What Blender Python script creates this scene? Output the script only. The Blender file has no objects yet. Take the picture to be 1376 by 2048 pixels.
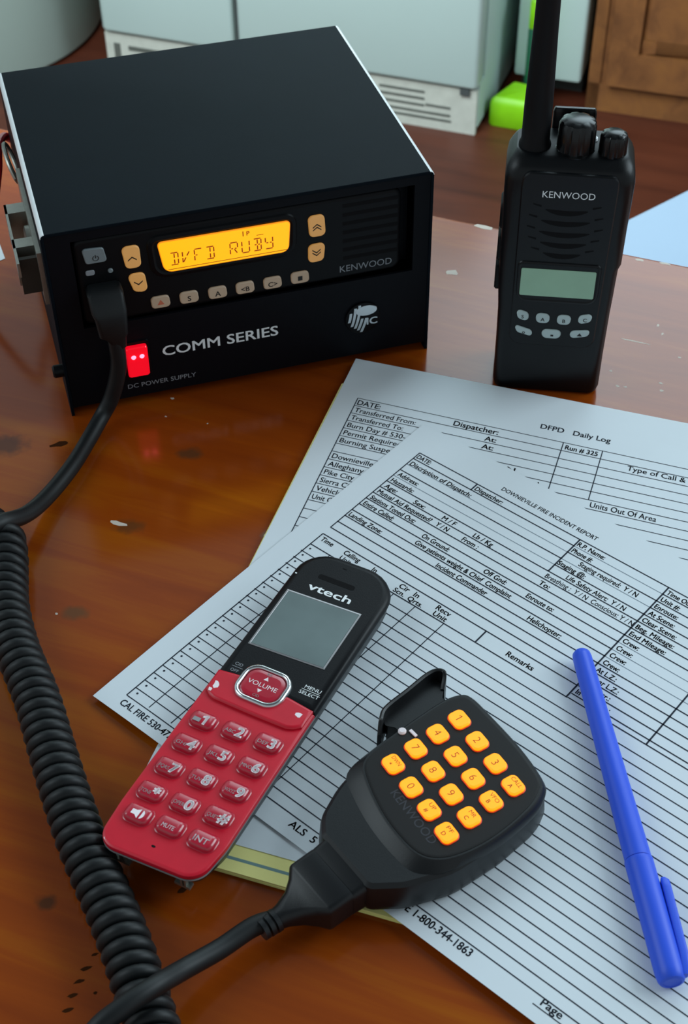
import bpy, bmesh, math, random
from mathutils import Vector, Matrix
random.seed(7)
PI = math.pi
K = 0.000943                      # all lengths below are written in ~millimetre units; K turns them into metres
C = bpy.context.scene.collection
SC = bpy.context.scene

# ------------------------------------------------------------------ camera
cam_d = bpy.data.cameras.new('camera'); cam = bpy.data.objects.new('camera', cam_d); C.objects.link(cam)
pitch, roll = math.radians(44.1594), math.radians(-0.59)
fw = Vector((0, math.cos(pitch), -math.sin(pitch))); rt = Vector((1, 0, 0)); up = rt.cross(fw)
c_, s_ = math.cos(roll), math.sin(roll)
r2 = c_*rt + s_*up; u2 = -s_*rt + c_*up
cam.matrix_world = Matrix(((r2.x, u2.x, -fw.x, 0), (r2.y, u2.y, -fw.y, 0), (r2.z, u2.z, -fw.z, 479.14*K), (0, 0, 0, 1)))
cam_d.sensor_fit = 'VERTICAL'; cam_d.sensor_height = 36; cam_d.lens = 2846.8/2048*36
cam_d.clip_start = 0.02; cam_d.clip_end = 60
cam_d.dof.use_dof = True; cam_d.dof.focus_distance = 0.60; cam_d.dof.aperture_fstop = 26
SC.camera = cam

# ------------------------------------------------------------------ world, lights, exposure
W = bpy.data.worlds.new('world'); SC.world = W; W.use_nodes = True
bg = W.node_tree.nodes['Background']; bg.inputs[1].default_value = 1.0
# daylight in the room: bright ahead (window wall side) and overhead, dim behind the camera
_n = W.node_tree.nodes; _l = W.node_tree.links
_tc = _n.new('ShaderNodeTexCoord'); _sp = _n.new('ShaderNodeSeparateXYZ'); _l.new(_tc.outputs['Generated'], _sp.inputs[0])
_mr = _n.new('ShaderNodeMapRange'); _mr.inputs['From Min'].default_value = -0.7; _mr.inputs['From Max'].default_value = 0.9; _l.new(_sp.outputs['Y'], _mr.inputs['Value'])
_rp = _n.new('ShaderNodeValToRGB'); _rp.color_ramp.elements[0].color = (0.36, 0.41, 0.43, 1); _rp.color_ramp.elements[1].color = (0.46, 0.57, 0.62, 1)
_l.new(_mr.outputs[0], _rp.inputs[0])
_up = _n.new('ShaderNodeMapRange'); _up.inputs['From Min'].default_value = 0.60; _up.inputs['From Max'].default_value = 0.80; _up.inputs['To Min'].default_value = 1.0; _up.inputs['To Max'].default_value = 0.22; _l.new(_sp.outputs['Z'], _up.inputs['Value'])
_ml = _n.new('ShaderNodeVectorMath'); _ml.operation = 'SCALE'; _l.new(_rp.outputs[0], _ml.inputs[0]); _l.new(_up.outputs[0], _ml.inputs['Scale']); 
# bright daylight patch of sky ahead to the right
_nm = _n.new('ShaderNodeVectorMath'); _nm.operation = 'NORMALIZE'; _l.new(_tc.outputs['Generated'], _nm.inputs[0])
_dt = _n.new('ShaderNodeVectorMath'); _dt.operation = 'DOT_PRODUCT'; _dt.inputs[1].default_value = Vector((0.30, 0.76, 0.56)).normalized(); _l.new(_nm.outputs[0], _dt.inputs[0])
_pm = _n.new('ShaderNodeMapRange'); _pm.interpolation_type = 'SMOOTHSTEP'; _pm.inputs['From Min'].default_value = math.cos(math.radians(22)); _pm.inputs['From Max'].default_value = math.cos(math.radians(9)); _l.new(_dt.outputs['Value'], _pm.inputs['Value'])
_pc = _n.new('ShaderNodeVectorMath'); _pc.operation = 'SCALE'; _pc.inputs[0].default_value = (2.5, 3.2, 3.5); _l.new(_pm.outputs[0], _pc.inputs['Scale'])
_ad = _n.new('ShaderNodeVectorMath'); _ad.operation = 'ADD'; _l.new(_ml.outputs[0], _ad.inputs[0]); _l.new(_pc.outputs[0], _ad.inputs[1]); _l.new(_ad.outputs[0], bg.inputs[0])
def area(name, loc, target, sx, sy, power, col):
    d = bpy.data.lights.new(name, 'AREA'); d.shape = 'RECTANGLE'; d.size = sx; d.size_y = sy; d.energy = power; d.color = col
    o = bpy.data.objects.new(name, d); C.objects.link(o); o.location = loc
    o.rotation_euler = (Vector(target)-Vector(loc)).to_track_quat('-Z', 'Y').to_euler()
    return o
area('window_light_right', (1.65, 0.75, 1.05), (0.1, 0.42, 0.0), 1.1, 1.1, 21, (0.76, 0.92, 1.0))
area('window_light_left', (-1.75, 0.6, 1.45), (0.0, 0.6, -0.1), 1.0, 1.3, 12, (0.80, 0.94, 1.0))
area('fridge_fill_light', (-0.5, 1.15, 0.75), (-0.12, 2.3, 0.1), 0.9, 0.9, 30, (0.84, 0.97, 1.0))  # added fill to brighten the refrigerator and heater, no window known there
SC.view_settings.view_transform = 'Standard'; SC.view_settings.look = 'None'
SC.view_settings.exposure = 0.12; SC.view_settings.gamma = 1.0; SC.view_settings.use_curve_mapping = False

# ------------------------------------------------------------------ materials
def lin(c):
    return tuple(((x/255)/12.92 if x/255 <= 0.04045 else (((x/255)+0.055)/1.055)**2.4) for x in c)
def mat(name, rgb, rough=0.5, metal=0.0, spec=0.5, noise=0.06, nscale=60, bump=0.0, bscale=400, emit=None, estr=0.0, coat=0.0, trans=0.0):
    """procedural material: slight colour mottling plus optional fine bump"""
    m = bpy.data.materials.new(name); m.use_nodes = True; nt = m.node_tree; b = nt.nodes['Principled BSDF']
    col = lin(rgb)
    tc = nt.nodes.new('ShaderNodeTexCoord')
    if noise > 0:
        n = nt.nodes.new('ShaderNodeTexNoise'); n.inputs['Scale'].default_value = nscale; n.inputs['Detail'].default_value = 3
        nt.links.new(tc.outputs['Object'], n.inputs['Vector'])
        r = nt.nodes.new('ShaderNodeValToRGB')
        r.color_ramp.elements[0].position = 0.3; r.color_ramp.elements[1].position = 0.7
        r.color_ramp.elements[0].color = (*[x*(1-noise) for x in col], 1); r.color_ramp.elements[1].color = (*[min(1, x*(1+noise)) for x in col], 1)
        nt.links.new(n.outputs['Fac'], r.inputs['Fac']); nt.links.new(r.outputs['Color'], b.inputs['Base Color'])
    else:
        b.inputs['Base Color'].default_value = (*col, 1)
    b.inputs['Roughness'].default_value = rough; b.inputs['Metallic'].default_value = metal
    b.inputs['Specular IOR Level'].default_value = spec; b.inputs['Coat Weight'].default_value = coat; b.inputs['Coat Roughness'].default_value = 0.12
    b.inputs['Transmission Weight'].default_value = trans
    if bump > 0:
        n2 = nt.nodes.new('ShaderNodeTexNoise'); n2.inputs['Scale'].default_value = bscale; n2.inputs['Detail'].default_value = 2
        bp = nt.nodes.new('ShaderNodeBump'); bp.inputs['Strength'].default_value = bump; bp.inputs['Distance'].default_value = 0.0004
        nt.links.new(tc.outputs['Object'], n2.inputs['Vector']); nt.links.new(n2.outputs['Fac'], bp.inputs['Height']); nt.links.new(bp.outputs['Normal'], b.inputs['Normal'])
    if emit:
        b.inputs['Emission Color'].default_value = (*lin(emit), 1); b.inputs['Emission Strength'].default_value = estr
    return m

def wood_material(name, dark, mid, light, rough, angle, sx, sy, knots=(), coat=0.0):
    """wood with stretched-noise grain running along local X after turning by `angle`; knots = (x, y, rx, ry) in metres"""
    m = bpy.data.materials.new(name); m.use_nodes = True; nt = m.node_tree; b = nt.nodes['Principled BSDF']; L = nt.links
    tc = nt.nodes.new('ShaderNodeTexCoord')
    mp = nt.nodes.new('ShaderNodeMapping'); mp.vector_type = 'POINT'; mp.inputs['Rotation'].default_value = (0, 0, -angle); L.new(tc.outputs['Object'], mp.inputs['Vector'])
    st = nt.nodes.new('ShaderNodeMapping'); st.inputs['Scale'].default_value = (sx, sy, 30); L.new(mp.outputs['Vector'], st.inputs['Vector'])
    n1 = nt.nodes.new('ShaderNodeTexNoise'); n1.inputs['Scale'].default_value = 1; n1.inputs['Detail'].default_value = 5; n1.inputs['Roughness'].default_value = 0.6; n1.inputs['Distortion'].default_value = 0.6
    L.new(st.outputs['Vector'], n1.inputs['Vector'])
    st2 = nt.nodes.new('ShaderNodeMapping'); st2.inputs['Scale'].default_value = (5, 9, 9); L.new(mp.outputs['Vector'], st2.inputs['Vector'])
    n2 = nt.nodes.new('ShaderNodeTexNoise'); n2.inputs['Scale'].default_value = 1; n2.inputs['Detail'].default_value = 2; L.new(st2.outputs['Vector'], n2.inputs['Vector'])
    mx = nt.nodes.new('ShaderNodeMath'); mx.operation = 'MULTIPLY_ADD'; mx.inputs[1].default_value = 0.55
    ad = nt.nodes.new('ShaderNodeMath'); ad.operation = 'MULTIPLY'; ad.inputs[1].default_value = 0.45
    L.new(n2.outputs['Fac'], ad.inputs[0]); L.new(n1.outputs['Fac'], mx.inputs[0]); L.new(ad.outputs[0], mx.inputs[2])
    rp = nt.nodes.new('ShaderNodeValToRGB'); e = rp.color_ramp.elements
    e[0].position = 0.32; e[0].color = (*lin(dark), 1); e[1].position = 0.70; e[1].color = (*lin(light), 1)
    k = e.new(0.5); k.color = (*lin(mid), 1)
    L.new(mx.outputs[0], rp.inputs['Fac']); col = rp.outputs['Color']
    for (kx, ky, rx, ry, kc) in knots:
        sub = nt.nodes.new('ShaderNodeVectorMath'); sub.operation = 'SUBTRACT'; sub.inputs[1].default_value = (kx, ky, 0); L.new(tc.outputs['Object'], sub.inputs[0])
        sc = nt.nodes.new('ShaderNodeVectorMath'); sc.operation = 'MULTIPLY'; sc.inputs[1].default_value = (1/rx, 1/ry, 0); L.new(sub.outputs[0], sc.inputs[0])
        nz = nt.nodes.new('ShaderNodeTexNoise'); nz.inputs['Scale'].default_value = 250; nz.inputs['Detail'].default_value = 2; L.new(tc.outputs['Object'], nz.inputs['Vector'])
        ln = nt.nodes.new('ShaderNodeVectorMath'); ln.operation = 'LENGTH'; L.new(sc.outputs[0], ln.inputs[0])
        aa = nt.nodes.new('ShaderNodeMath'); aa.operation = 'MULTIPLY_ADD'; aa.inputs[1].default_value = 0.9; L.new(nz.outputs['Fac'], aa.inputs[0]); L.new(ln.outputs['Value'], aa.inputs[2])
        mr = nt.nodes.new('ShaderNodeMapRange'); mr.inputs['From Min'].default_value = 0.9; mr.inputs['From Max'].default_value = 1.6; mr.inputs['To Min'].default_value = 0.85; mr.inputs['To Max'].default_value = 0; L.new(aa.outputs[0], mr.inputs['Value'])
        mix = nt.nodes.new('ShaderNodeMix'); mix.data_type = 'RGBA'; L.new(mr.outputs['Result'], mix.inputs['Factor']); L.new(col, mix.inputs['A']); mix.inputs['B'].default_value = (*lin(kc), 1)
        col = mix.outputs['Result']
    L.new(col, b.inputs['Base Color'])
    b.inputs['Roughness'].default_value = rough; b.inputs['Specular IOR Level'].default_value = 0.0 if coat > 0.9 else 0.4; b.inputs['Coat Weight'].default_value = coat; b.inputs['Coat Roughness'].default_value = 0.15
    bp = nt.nodes.new('ShaderNodeBump'); bp.inputs['Strength'].default_value = 0.12; bp.inputs['Distance'].default_value = 0.0006
    L.new(n1.outputs['Fac'], bp.inputs['Height']); L.new(bp.outputs['Normal'], b.inputs['Normal'])
    return m

M = {}
M['case'] = mat('black_painted_steel', (10, 18, 25), 0.55, spec=0.06, bump=0.07, bscale=2500)
M['rim'] = mat('painted_edge_highlight', (232, 238, 240), 0.35, spec=0.6, noise=0.05)  # pale colour standing in for the highlight on the cover's folded edges
M['panel'] = mat('black_front_panel', (8, 10, 16), 0.5, spec=0.12, bump=0.1, bscale=1500)
M['face'] = mat('black_radio_plastic', (9, 10, 13), 0.42, spec=0.15)
M['hole'] = mat('dark_recess', (5, 5, 7), 0.8, spec=0.2)
M['white_print'] = mat('white_print', (236, 240, 242), 0.6)
M['grey_print'] = mat('grey_print', (140, 144, 150), 0.6)
M['dim_print'] = mat('dim_print', (42, 44, 52), 0.6)
M['amber_lcd'] = mat('amber_lcd', (200, 120, 10), 0.4, emit=(255, 184, 6), estr=0.92, noise=0.02)
M['amber_rim'] = mat('amber_lcd_edge', (200, 110, 10), 0.4, emit=(255, 150, 20), estr=0.7, noise=0.0)
M['lcd_ink'] = mat('lcd_segments', (110, 40, 0), 0.6, emit=(150, 45, 0), estr=0.6, noise=0.0)
M['amber_key'] = mat('amber_lit_button', (196, 160, 110), 0.45, emit=(255, 170, 60), estr=0.22)
M['pale_key'] = mat('pale_lit_button', (165, 155, 140), 0.45, emit=(255, 190, 120), estr=0.06)
M['grey_key'] = mat('grey_button', (120, 130, 134), 0.45)
M['key_ink'] = mat('button_ink', (22, 20, 18), 0.6)
M['red_ink'] = mat('red_orange_ink', (205, 110, 80), 0.6)
M['red_lit'] = mat('red_lit_rocker', (200, 10, 30), 0.12, emit=(255, 8, 36), estr=0.7, noise=0.15, nscale=300, coat=0.6)
M['red_glow'] = mat('red_lamp_spot', (255, 120, 130), 0.3, emit=(255, 80, 100), estr=6.0, noise=0.0)
M['chrome'] = mat('chrome', (215, 218, 220), 0.16, metal=1.0, noise=0.03)
M['steel'] = mat('brushed_steel_bracket', (158, 158, 150), 0.38, metal=0.85, noise=0.12, nscale=150)
M['dark_steel'] = mat('dark_bracket_plate', (52, 48, 42), 0.5, metal=0.4)
M['red_cable'] = mat('red_cable', (190, 22, 38), 0.4)
M['ht'] = mat('black_handheld_plastic', (7, 9, 12), 0.36, spec=0.28, bump=0.06, bscale=1800)
M['ht_gloss'] = mat('glossy_black_knob', (6, 7, 9), 0.22, spec=0.4)
M['ht_rubber'] = mat('black_rubber', (7, 8, 11), 0.5, spec=0.2)
M['lcd_grey'] = mat('grey_green_lcd', (150, 186, 158), 0.22, noise=0.05)
M['ht_key'] = mat('pale_grey_rubber_key', (176, 192, 192), 0.5)
M['phone_black'] = mat('satin_black_plastic', (9, 10, 14), 0.42, spec=0.22, bump=0.08, bscale=1800)
M['phone_dark'] = mat('grey_black_shell', (40, 43, 44), 0.42)
M['red_plastic'] = mat('red_plastic', (198, 16, 42), 0.38, spec=0.5, noise=0.05, nscale=120, bump=0.05)
M['red_key'] = mat('red_translucent_key', (176, 24, 48), 0.22, spec=0.6, coat=0.4)
M['lcd_phone'] = mat('grey_phone_lcd', (104, 118, 118), 0.2, noise=0.12, nscale=40)
M['silver_trim'] = mat('silver_trim', (150, 148, 150), 0.3, metal=0.5)
M['wear'] = mat('worn_pale_plastic', (238, 226, 230), 0.5)
M['mic'] = mat('mic_grey_black_plastic', (14, 16, 19), 0.38, spec=0.4, bump=0.06, bscale=2200)
M['mic_panel'] = mat('mic_keypad_panel', (17, 15, 16), 0.5, spec=0.3)
M['mic_key'] = mat('amber_lit_key', (220, 130, 20), 0.4, emit=(255, 158, 6), estr=0.98, noise=0.04, nscale=250)
M['mic_key_rim'] = mat('red_orange_key_rim', (150, 50, 5), 0.4, emit=(255, 66, 0), estr=0.45, noise=0.0)
M['mic_ink'] = mat('key_legend', (130, 52, 0), 0.6, emit=(150, 55, 0), estr=0.18, noise=0.0)
M['cord'] = mat('black_cord_rubber', (12, 15, 17), 0.5, spec=0.35)
M['paper'] = mat('white_paper', (214, 222, 228), 0.75, spec=0.2, noise=0.012, nscale=25)
M['ink'] = mat('printer_ink', (38, 44, 56), 0.7, spec=0.2)
M['ink_thin'] = mat('thin_printed_rule', (120, 132, 146), 0.7, spec=0.2)
M['pad'] = mat('yellow_legal_paper', (236, 230, 150), 0.8, spec=0.2, noise=0.02)
M['pad_line'] = mat('blue_pad_rule', (110, 140, 140), 0.8)
M['blue_pen'] = mat('blue_pen_plastic', (44, 86, 222), 0.4, spec=0.4, noise=0.02)
M['white_enamel'] = mat('white_enamel', (200, 224, 220), 0.4, noise=0.02, nscale=5)
M['offwhite'] = mat('off_white_grille_plastic', (196, 200, 190), 0.5)
M['slot'] = mat('grille_slot', (92, 96, 90), 0.7)
M['gap'] = mat('rubber_gasket', (70, 76, 76), 0.7)
M['heater'] = mat('heater_white_enamel', (170, 188, 180), 0.45, noise=0.02, nscale=4)
M['lime'] = mat('lime_green_plastic', (134, 208, 14), 0.45, noise=0.2, nscale=14)
M['dkgreen'] = mat('dark_green_plastic', (22, 92, 66), 0.5)
M['skyblue'] = mat('pale_blue_vinyl', (146, 168, 190), 0.6, noise=0.02, nscale=8)
M['wall'] = mat('painted_wall', (170, 172, 165), 0.8, noise=0.03, nscale=3)
M['fleck'] = mat('pale_paint_fleck', (198, 188, 176), 0.6)
M['dent'] = mat('dark_dent', (58, 30, 12), 0.9, spec=0.05)
ANG = math.radians(-21.5)
kn = [(-77.5, 536.6, 7, 5, (84, 52, 30)), (-103, 485, 8, 5, (96, 56, 26)), (-121.9, 430, 7, 4.5, (98, 62, 32)), (-114, 283.5, 4.5, 3.5, (74, 42, 20)), (-172, 545, 12, 9, (78, 38, 14)), (-36.5, 478, 3, 4, (120, 100, 84))]
M['table'] = wood_material('varnished_orange_pine', (124, 50, 10), (140, 61, 10), (160, 86, 10), 0.5, ANG, 6, 70,
                           [(a*K, b*K, c*K, d*K, e) for a, b, c, d, e in kn], coat=1.0)
M['floor'] = wood_material('red_brown_floor', (58, 24, 16), (84, 40, 26), (100, 50, 32), 0.4, math.radians(-20), 2, 24)
M['cabinet'] = wood_material('brown_cabinet_wood', (104, 66, 40), (132, 86, 50), (148, 98, 52), 0.42, math.radians(90), 6, 30)

# ------------------------------------------------------------------ mesh helpers
class MB:
    def __init__(self): self.v = []; self.f = []; self.m = []; self.X = Matrix.Identity(4)
    def add(self, vs, fs, mi=0, X=None):
        n = len(self.v); X = self.X @ X if X is not None else self.X
        self.v += [X @ Vector(p) for p in vs]
        for f in fs: self.f.append([i+n for i in f]); self.m.append(mi)
        return self
    def box(self, x0, x1, y0, y1, z0, z1, mi=0, X=None):
        vs = [(x, y, z) for z in (z0, z1) for x, y in ((x0, y0), (x1, y0), (x1, y1), (x0, y1))]
        return self.add(vs, [(3, 2, 1, 0), (4, 5, 6, 7), (0, 1, 5, 4), (1, 2, 6, 5), (2, 3, 7, 6), (3, 0, 4, 7)], mi, X)
    def rings(self, rings, mi=0, X=None, cap0=True, cap1=True, closed=True):
        n = len(rings[0]); vs = [p for r in rings for p in r]; fs = []
        for k in range(len(rings)-1):
            for i in range(n if closed else n-1):
                j = (i+1) % n; fs.append((k*n+i, k*n+j, (k+1)*n+j, (k+1)*n+i))
        if cap0: fs.append(tuple(range(n-1, -1, -1)))
        if cap1: fs.append(tuple((len(rings)-1)*n+i for i in range(n)))
        return self.add(vs, fs, mi, X)
    def prism(self, poly, layers, mi=0, X=None, cap0=True, cap1=True):
        """poly CCW outline; layers = [(inset, z), ...] bottom to top"""
        if cap1 and len(layers) > 1 and len(poly) > 4: layers = list(layers)+[(layers[-1][0]+(.25 if poly_size(poly) < 30 else .6), layers[-1][1])]   # keeps the flat top flat-shaded
        return self.rings([[(x, y, z) for x, y in inset(poly, d)] for d, z in layers], mi, X, cap0, cap1)
    def tube(self, pts, r, n=10, mi=0, X=None, cap=True):
        pts = [Vector(p) for p in pts]; rings = []; prev = None
        for i, p in enumerate(pts):
            t = (pts[min(i+1, len(pts)-1)] - pts[max(i-1, 0)]).normalized()
            if prev is None:
                a = Vector((0, 0, 1)) if abs(t.z) < 0.9 else Vector((1, 0, 0)); nrm = (a - t*a.dot(t)).normalized()
            else: nrm = (prev - t*prev.dot(t)).normalized()
            prev = nrm; bn = t.cross(nrm); rr = r[i] if isinstance(r, (list, tuple)) else r
            rings.append([tuple(p + rr*(math.cos(2*PI*k/n)*nrm + math.sin(2*PI*k/n)*bn)) for k in range(n)])
        return self.rings(rings, mi, X, cap, cap)
    def lathe(self, prof, n=32, mi=0, X=None):
        """prof = [(r, z)...] bottom to top around z"""
        return self.rings([[(r*math.cos(2*PI*k/n), r*math.sin(2*PI*k/n), z) for k in range(n)] for r, z in prof], mi, X)
    def text(self, s, x, y, h, width=None, mi=0, X=None, z=0.0, bold=0.0, align='L', fn=None, shear=0.0):
        if bold > 0.0:
            kw = dict(width=width, mi=mi, X=X, align=align, fn=fn, shear=shear)
            for k, (dx, dy) in enumerate(((-1, -.6), (1, .6), (-1, .6), (1, -.6))[:4 if bold > 0.015 else 2]): self.text(s, x+dx*bold*h, y+dy*bold*h, h, z=z+0.004*k, **kw)
            return self
        vs, fs, w = glyphs(s, bold)
        if not vs: return self
        if s == '1':
            vs = vs + [(-0.26, .68), (w*.5, .88), (w*.5, 1.0), (-0.26, .80)]; n_ = len(vs); fs = fs + [(n_-4, n_-3, n_-2, n_-1)]
        sx = h if width is None else width/w
        off = {'L': 0, 'C': -w*sx/2, 'R': -w*sx}[align]
        P = [(x+off+px*sx+shear*py*h, y+py*h, z) for px, py in vs]
        if fn: P = [fn(*p) for p in P]
        return self.add(P, fs, mi, X)
    def build(self, name, mats, parent=None, loc=(0, 0, 0), rot=0.0, smooth=True, sharp=35):
        me = bpy.data.meshes.new(name); me.from_pydata([tuple(p*K) for p in self.v], [], self.f)
        for m in (mats if isinstance(mats, (list, tuple)) else [mats]): me.materials.append(m)
        me.polygons.foreach_set('material_index', self.m)
        bm = bmesh.new(); bm.from_mesh(me); bmesh.ops.triangulate(bm, faces=[f for f in bm.faces if len(f.verts) > 4]); bm.to_mesh(me); bm.free()
        if smooth:
            me.polygons.foreach_set('use_smooth', [True]*len(me.polygons)); me.set_sharp_from_angle(angle=math.radians(sharp))
        me.update()
        o = bpy.data.objects.new(name, me); C.objects.link(o)
        if parent: o.parent = parent
        o.location = Vector(loc)*K; o.rotation_euler = (0, 0, rot)
        return o

def poly_size(poly): return min(max(p[0] for p in poly)-min(p[0] for p in poly), max(p[1] for p in poly)-min(p[1] for p in poly))
def inset(poly, d):
    if d == 0: return list(poly)
    out = []; n = len(poly)
    for i in range(n):
        p0, p1, p2 = Vector(poly[i-1]), Vector(poly[i]), Vector(poly[(i+1) % n])
        a, b = (p1-p0), (p2-p1)
        if a.length < 1e-6: a = b
        if b.length < 1e-6: b = a
        a.normalize(); b.normalize()
        na, nb = Vector((-a.y, a.x)), Vector((-b.y, b.x)); m = (na+nb)
        if m.length < 1e-6: m = na.copy()
        m.normalize(); s = d/max(0.4, m.dot(na)); out.append(tuple(p1+m*s))
    return out
def fillet(pts, rad, n=6):
    """round the corners of a CCW polygon"""
    out = []; N = len(pts)
    for i in range(N):
        p0, p1, p2 = Vector(pts[i-1]), Vector(pts[i]), Vector(pts[(i+1) % N]); r = rad[i] if isinstance(rad, (list, tuple)) else rad
        a, b = (p0-p1), (p2-p1); la, lb = a.length, b.length; a.normalize(); b.normalize()
        ang = math.acos(max(-1, min(1, a.dot(b))))
        if r <= 0 or ang > PI-0.02: out.append(tuple(p1)); continue
        t = min(r/math.tan(ang/2), la*0.499, lb*0.499); r_ = t*math.tan(ang/2)
        c = p1 + (a+b).normalized()*(r_/math.sin(ang/2)); s, e = p1+a*t, p1+b*t
        a0 = math.atan2(s.y-c.y, s.x-c.x); a1 = math.atan2(e.y-c.y, e.x-c.x); da = (a1-a0+PI) % (2*PI)-PI
        for k in range(n+1): out.append((c.x+r_*math.cos(a0+da*k/n), c.y+r_*math.sin(a0+da*k/n)))
    return out
def rrect(x0, x1, y0, y1, r, n=5): return fillet([(x0, y0), (x1, y0), (x1, y1), (x0, y1)], r, n)
_g = {}
def glyphs(s, bold=0.0):
    """flat letter outlines, cap height 1, from Blender's built-in font"""
    k = (s, bold)
    if k in _g: return _g[k]
    cu = bpy.data.curves.new('t', 'FONT'); cu.body = s; cu.resolution_u = 3; cu.offset = bold; cu.fill_mode = 'FRONT'
    o = bpy.data.objects.new('t', cu); me = o.to_mesh()
    vs = [(v.co.x/0.72, v.co.y/0.72) for v in me.vertices]; fs = [tuple(p.vertices) for p in me.polygons]
    o.to_mesh_clear(); bpy.data.objects.remove(o); bpy.data.curves.remove(cu)
    if vs:
        x0 = min(v[0] for v in vs); vs = [(a-x0, b) for a, b in vs]; w = max(v[0] for v in vs)
    else: w = 0
    _g[k] = (vs, fs, w); return _g[k]
FRONT = Matrix(((1, 0, 0, 0), (0, 0, -1, 0), (0, 1, 0, 0), (0, 0, 0, 1)))      # drawing plane XY -> XZ, thickness towards -Y
def T(x, y, z): return Matrix.Translation((x, y, z))
def tag(o, label, cat, group=None, kind=None):
    o['label'] = label; o['category'] = cat
    if group: o['group'] = group
    if kind: o['kind'] = kind
    return o
def thing(name, label, cat, loc, rot=0.0, group=None):
    o = bpy.data.objects.new(name, None); C.objects.link(o); o.location = Vector(loc)*K; o.rotation_euler = (0, 0, rot); o.empty_display_size = 0.02
    return tag(o, label, cat, group)
def spline(pts, per=10):
    """Catmull-Rom through pts"""
    P = [Vector(p) for p in pts]; P = [2*P[0]-P[1]] + P + [2*P[-1]-P[-2]]; out = []
    for i in range(1, len(P)-2):
        for k in range(per):
            t = k/per; a, b, c, d = P[i-1:i+3]
            out.append(0.5*((2*b)+(c-a)*t+(2*a-5*b+4*c-d)*t*t+(3*b-a-3*c+d)*t**3))
    out.append(P[-2]); return out

# ------------------------------------------------------------------ room
FZ = -740.0
b = MB(); b.box(-3600, 3600, -1500, 3700, FZ-40, FZ); fl = b.build('floor', M['floor'], smooth=False); fl['kind'] = 'structure'
b = MB(); b.box(-3600, 3600, -30, 30, 0, 1620); wl = b.build('wall_back', M['wall'], loc=(0, 3150, FZ-40), rot=math.radians(-8), smooth=False); wl['kind'] = 'structure'

# ------------------------------------------------------------------ table
ed = Vector((math.cos(ANG), math.sin(ANG), 0)); en = Vector((-ed.y, ed.x, 0)); E0 = Vector((57.9, 755.8, 0))
def tp(a, d): q = E0+ed*a-en*d; return (q.x, q.y)
t = thing('wooden_table', 'varnished orange-brown wooden table with dark knots, scuffs and a straight far edge', 'table', (0, 0, FZ))
outline = fillet([tp(-620, 820), tp(640, 820), tp(640, 0), tp(-620, 0)], 12)
b = MB(); b.prism(outline, [(3, -34), (0, -31), (0, -3), (1, -1), (3, 0)])
def blob(bb, x, y, r, asp, ang, mi, z=0.04):
    n = 9; vs = []
    for k in range(n):
        a = 2*PI*k/n; rr = r*random.uniform(0.6, 1.15); px, py = rr*math.cos(a), rr*asp*math.sin(a)
        vs.append((x+px*math.cos(ang)-py*math.sin(ang), y+px*math.sin(ang)+py*math.cos(ang), z))
    bb.add(vs, [tuple(range(n))], mi)
for (x, y, r, asp) in [(-89.8, 580.6, 1.5, .7), (145.8, 587.2, 1.3, .8), (149.8, 586.3, 1.1, .8), (169, 589, 1.4, .7), (168.5, 583, 1.3, .8), (144, 600, .9, .9), (183, 611, 1.1, .6),
        (176, 640, .7, 2.2), (177, 632, .6, 2.5), (64.8, 693.2, 5.0, .6), (86, 741, 7, .28), (176, 704, 3.2, .55), (190, 700, 4, .25), (160, 626, 10, .06), (199, 657, 1.4, 1), (195, 645, 1.2, 1.3), (206, 628, 1.2, 1), (204, 622, 1.3, .7),
        (-117.5, 585.5, .9, 1), (-129, 545, .6, 1), (-130, 429.5, .8, .8), (-36, 478.6, 2.2, 1.6), (-108, 487, 4.6, .35), (-88, 386, .7, .8), (-70, 560, .5, 1), (-92, 566, .8, .7)]:
    blob(b, x, y, r, asp, ANG, 1)
for (x, y, r, asp) in [(-93, 262, 1.6, .5), (-95.5, 256.5, 2.2, .4), (-97.5, 251.5, 2.4, .4), (-99, 246, 2.2, .45), (-100, 240.5, 2.2, .4), (-91, 247, .8, .8), (-63, 288, 2.5, .6), (-145, 545, 5, .4)]:
    blob(b, x, y, r, asp, math.radians(20), 2)
b.build('tabletop', [M['table'], M['fleck'], M['dent']], t, loc=(0, 0, -FZ))
for a, d in ((-560, 60), (580, 60), (-560, 760), (580, 760)):
    x, y = tp(a, d); b = MB(); b.prism(rrect(-30, 30, -30, 30, 5, 2), [(6, 0), (0, 120), (0, -FZ-34)]); b.build('leg', M['table'], t, loc=(x, y, 0), rot=ANG)
b = MB()
for d in (60, 760):
    b.box(-530, 550, -d-11, -d+11, -120, -34)
b.build('apron', M['table'], t, loc=(E0.x, E0.y, -FZ), rot=ANG)

# ------------------------------------------------------------------ papers: legal pad, daily log, incident report
LA = math.radians(-18.45); LO = Vector((7.3, 608.8, 0))
b = MB(); pad = [(0.1, -314.6), (228, -314.6), (228, -22), (0.8, -20), (-0.9, -22)]
b.prism(pad, [(0, 0), (0, 0.5), (-0.25, 0.6), (0, 0.7), (0, 1.4), (-0.3, 1.5), (0, 1.6), (0, 2.6)])
for k in range(26): b.box(0.3, 227.8, -309.6+9.5*k, -308.3+9.5*k, 2.6, 2.64, 1)
o = b.build('legal_pad', [M['pad'], M['pad_line']], loc=LO, rot=LA, smooth=False)
tag(o, 'yellow blue-ruled legal pad lying under the printed forms', 'notepad')

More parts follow.
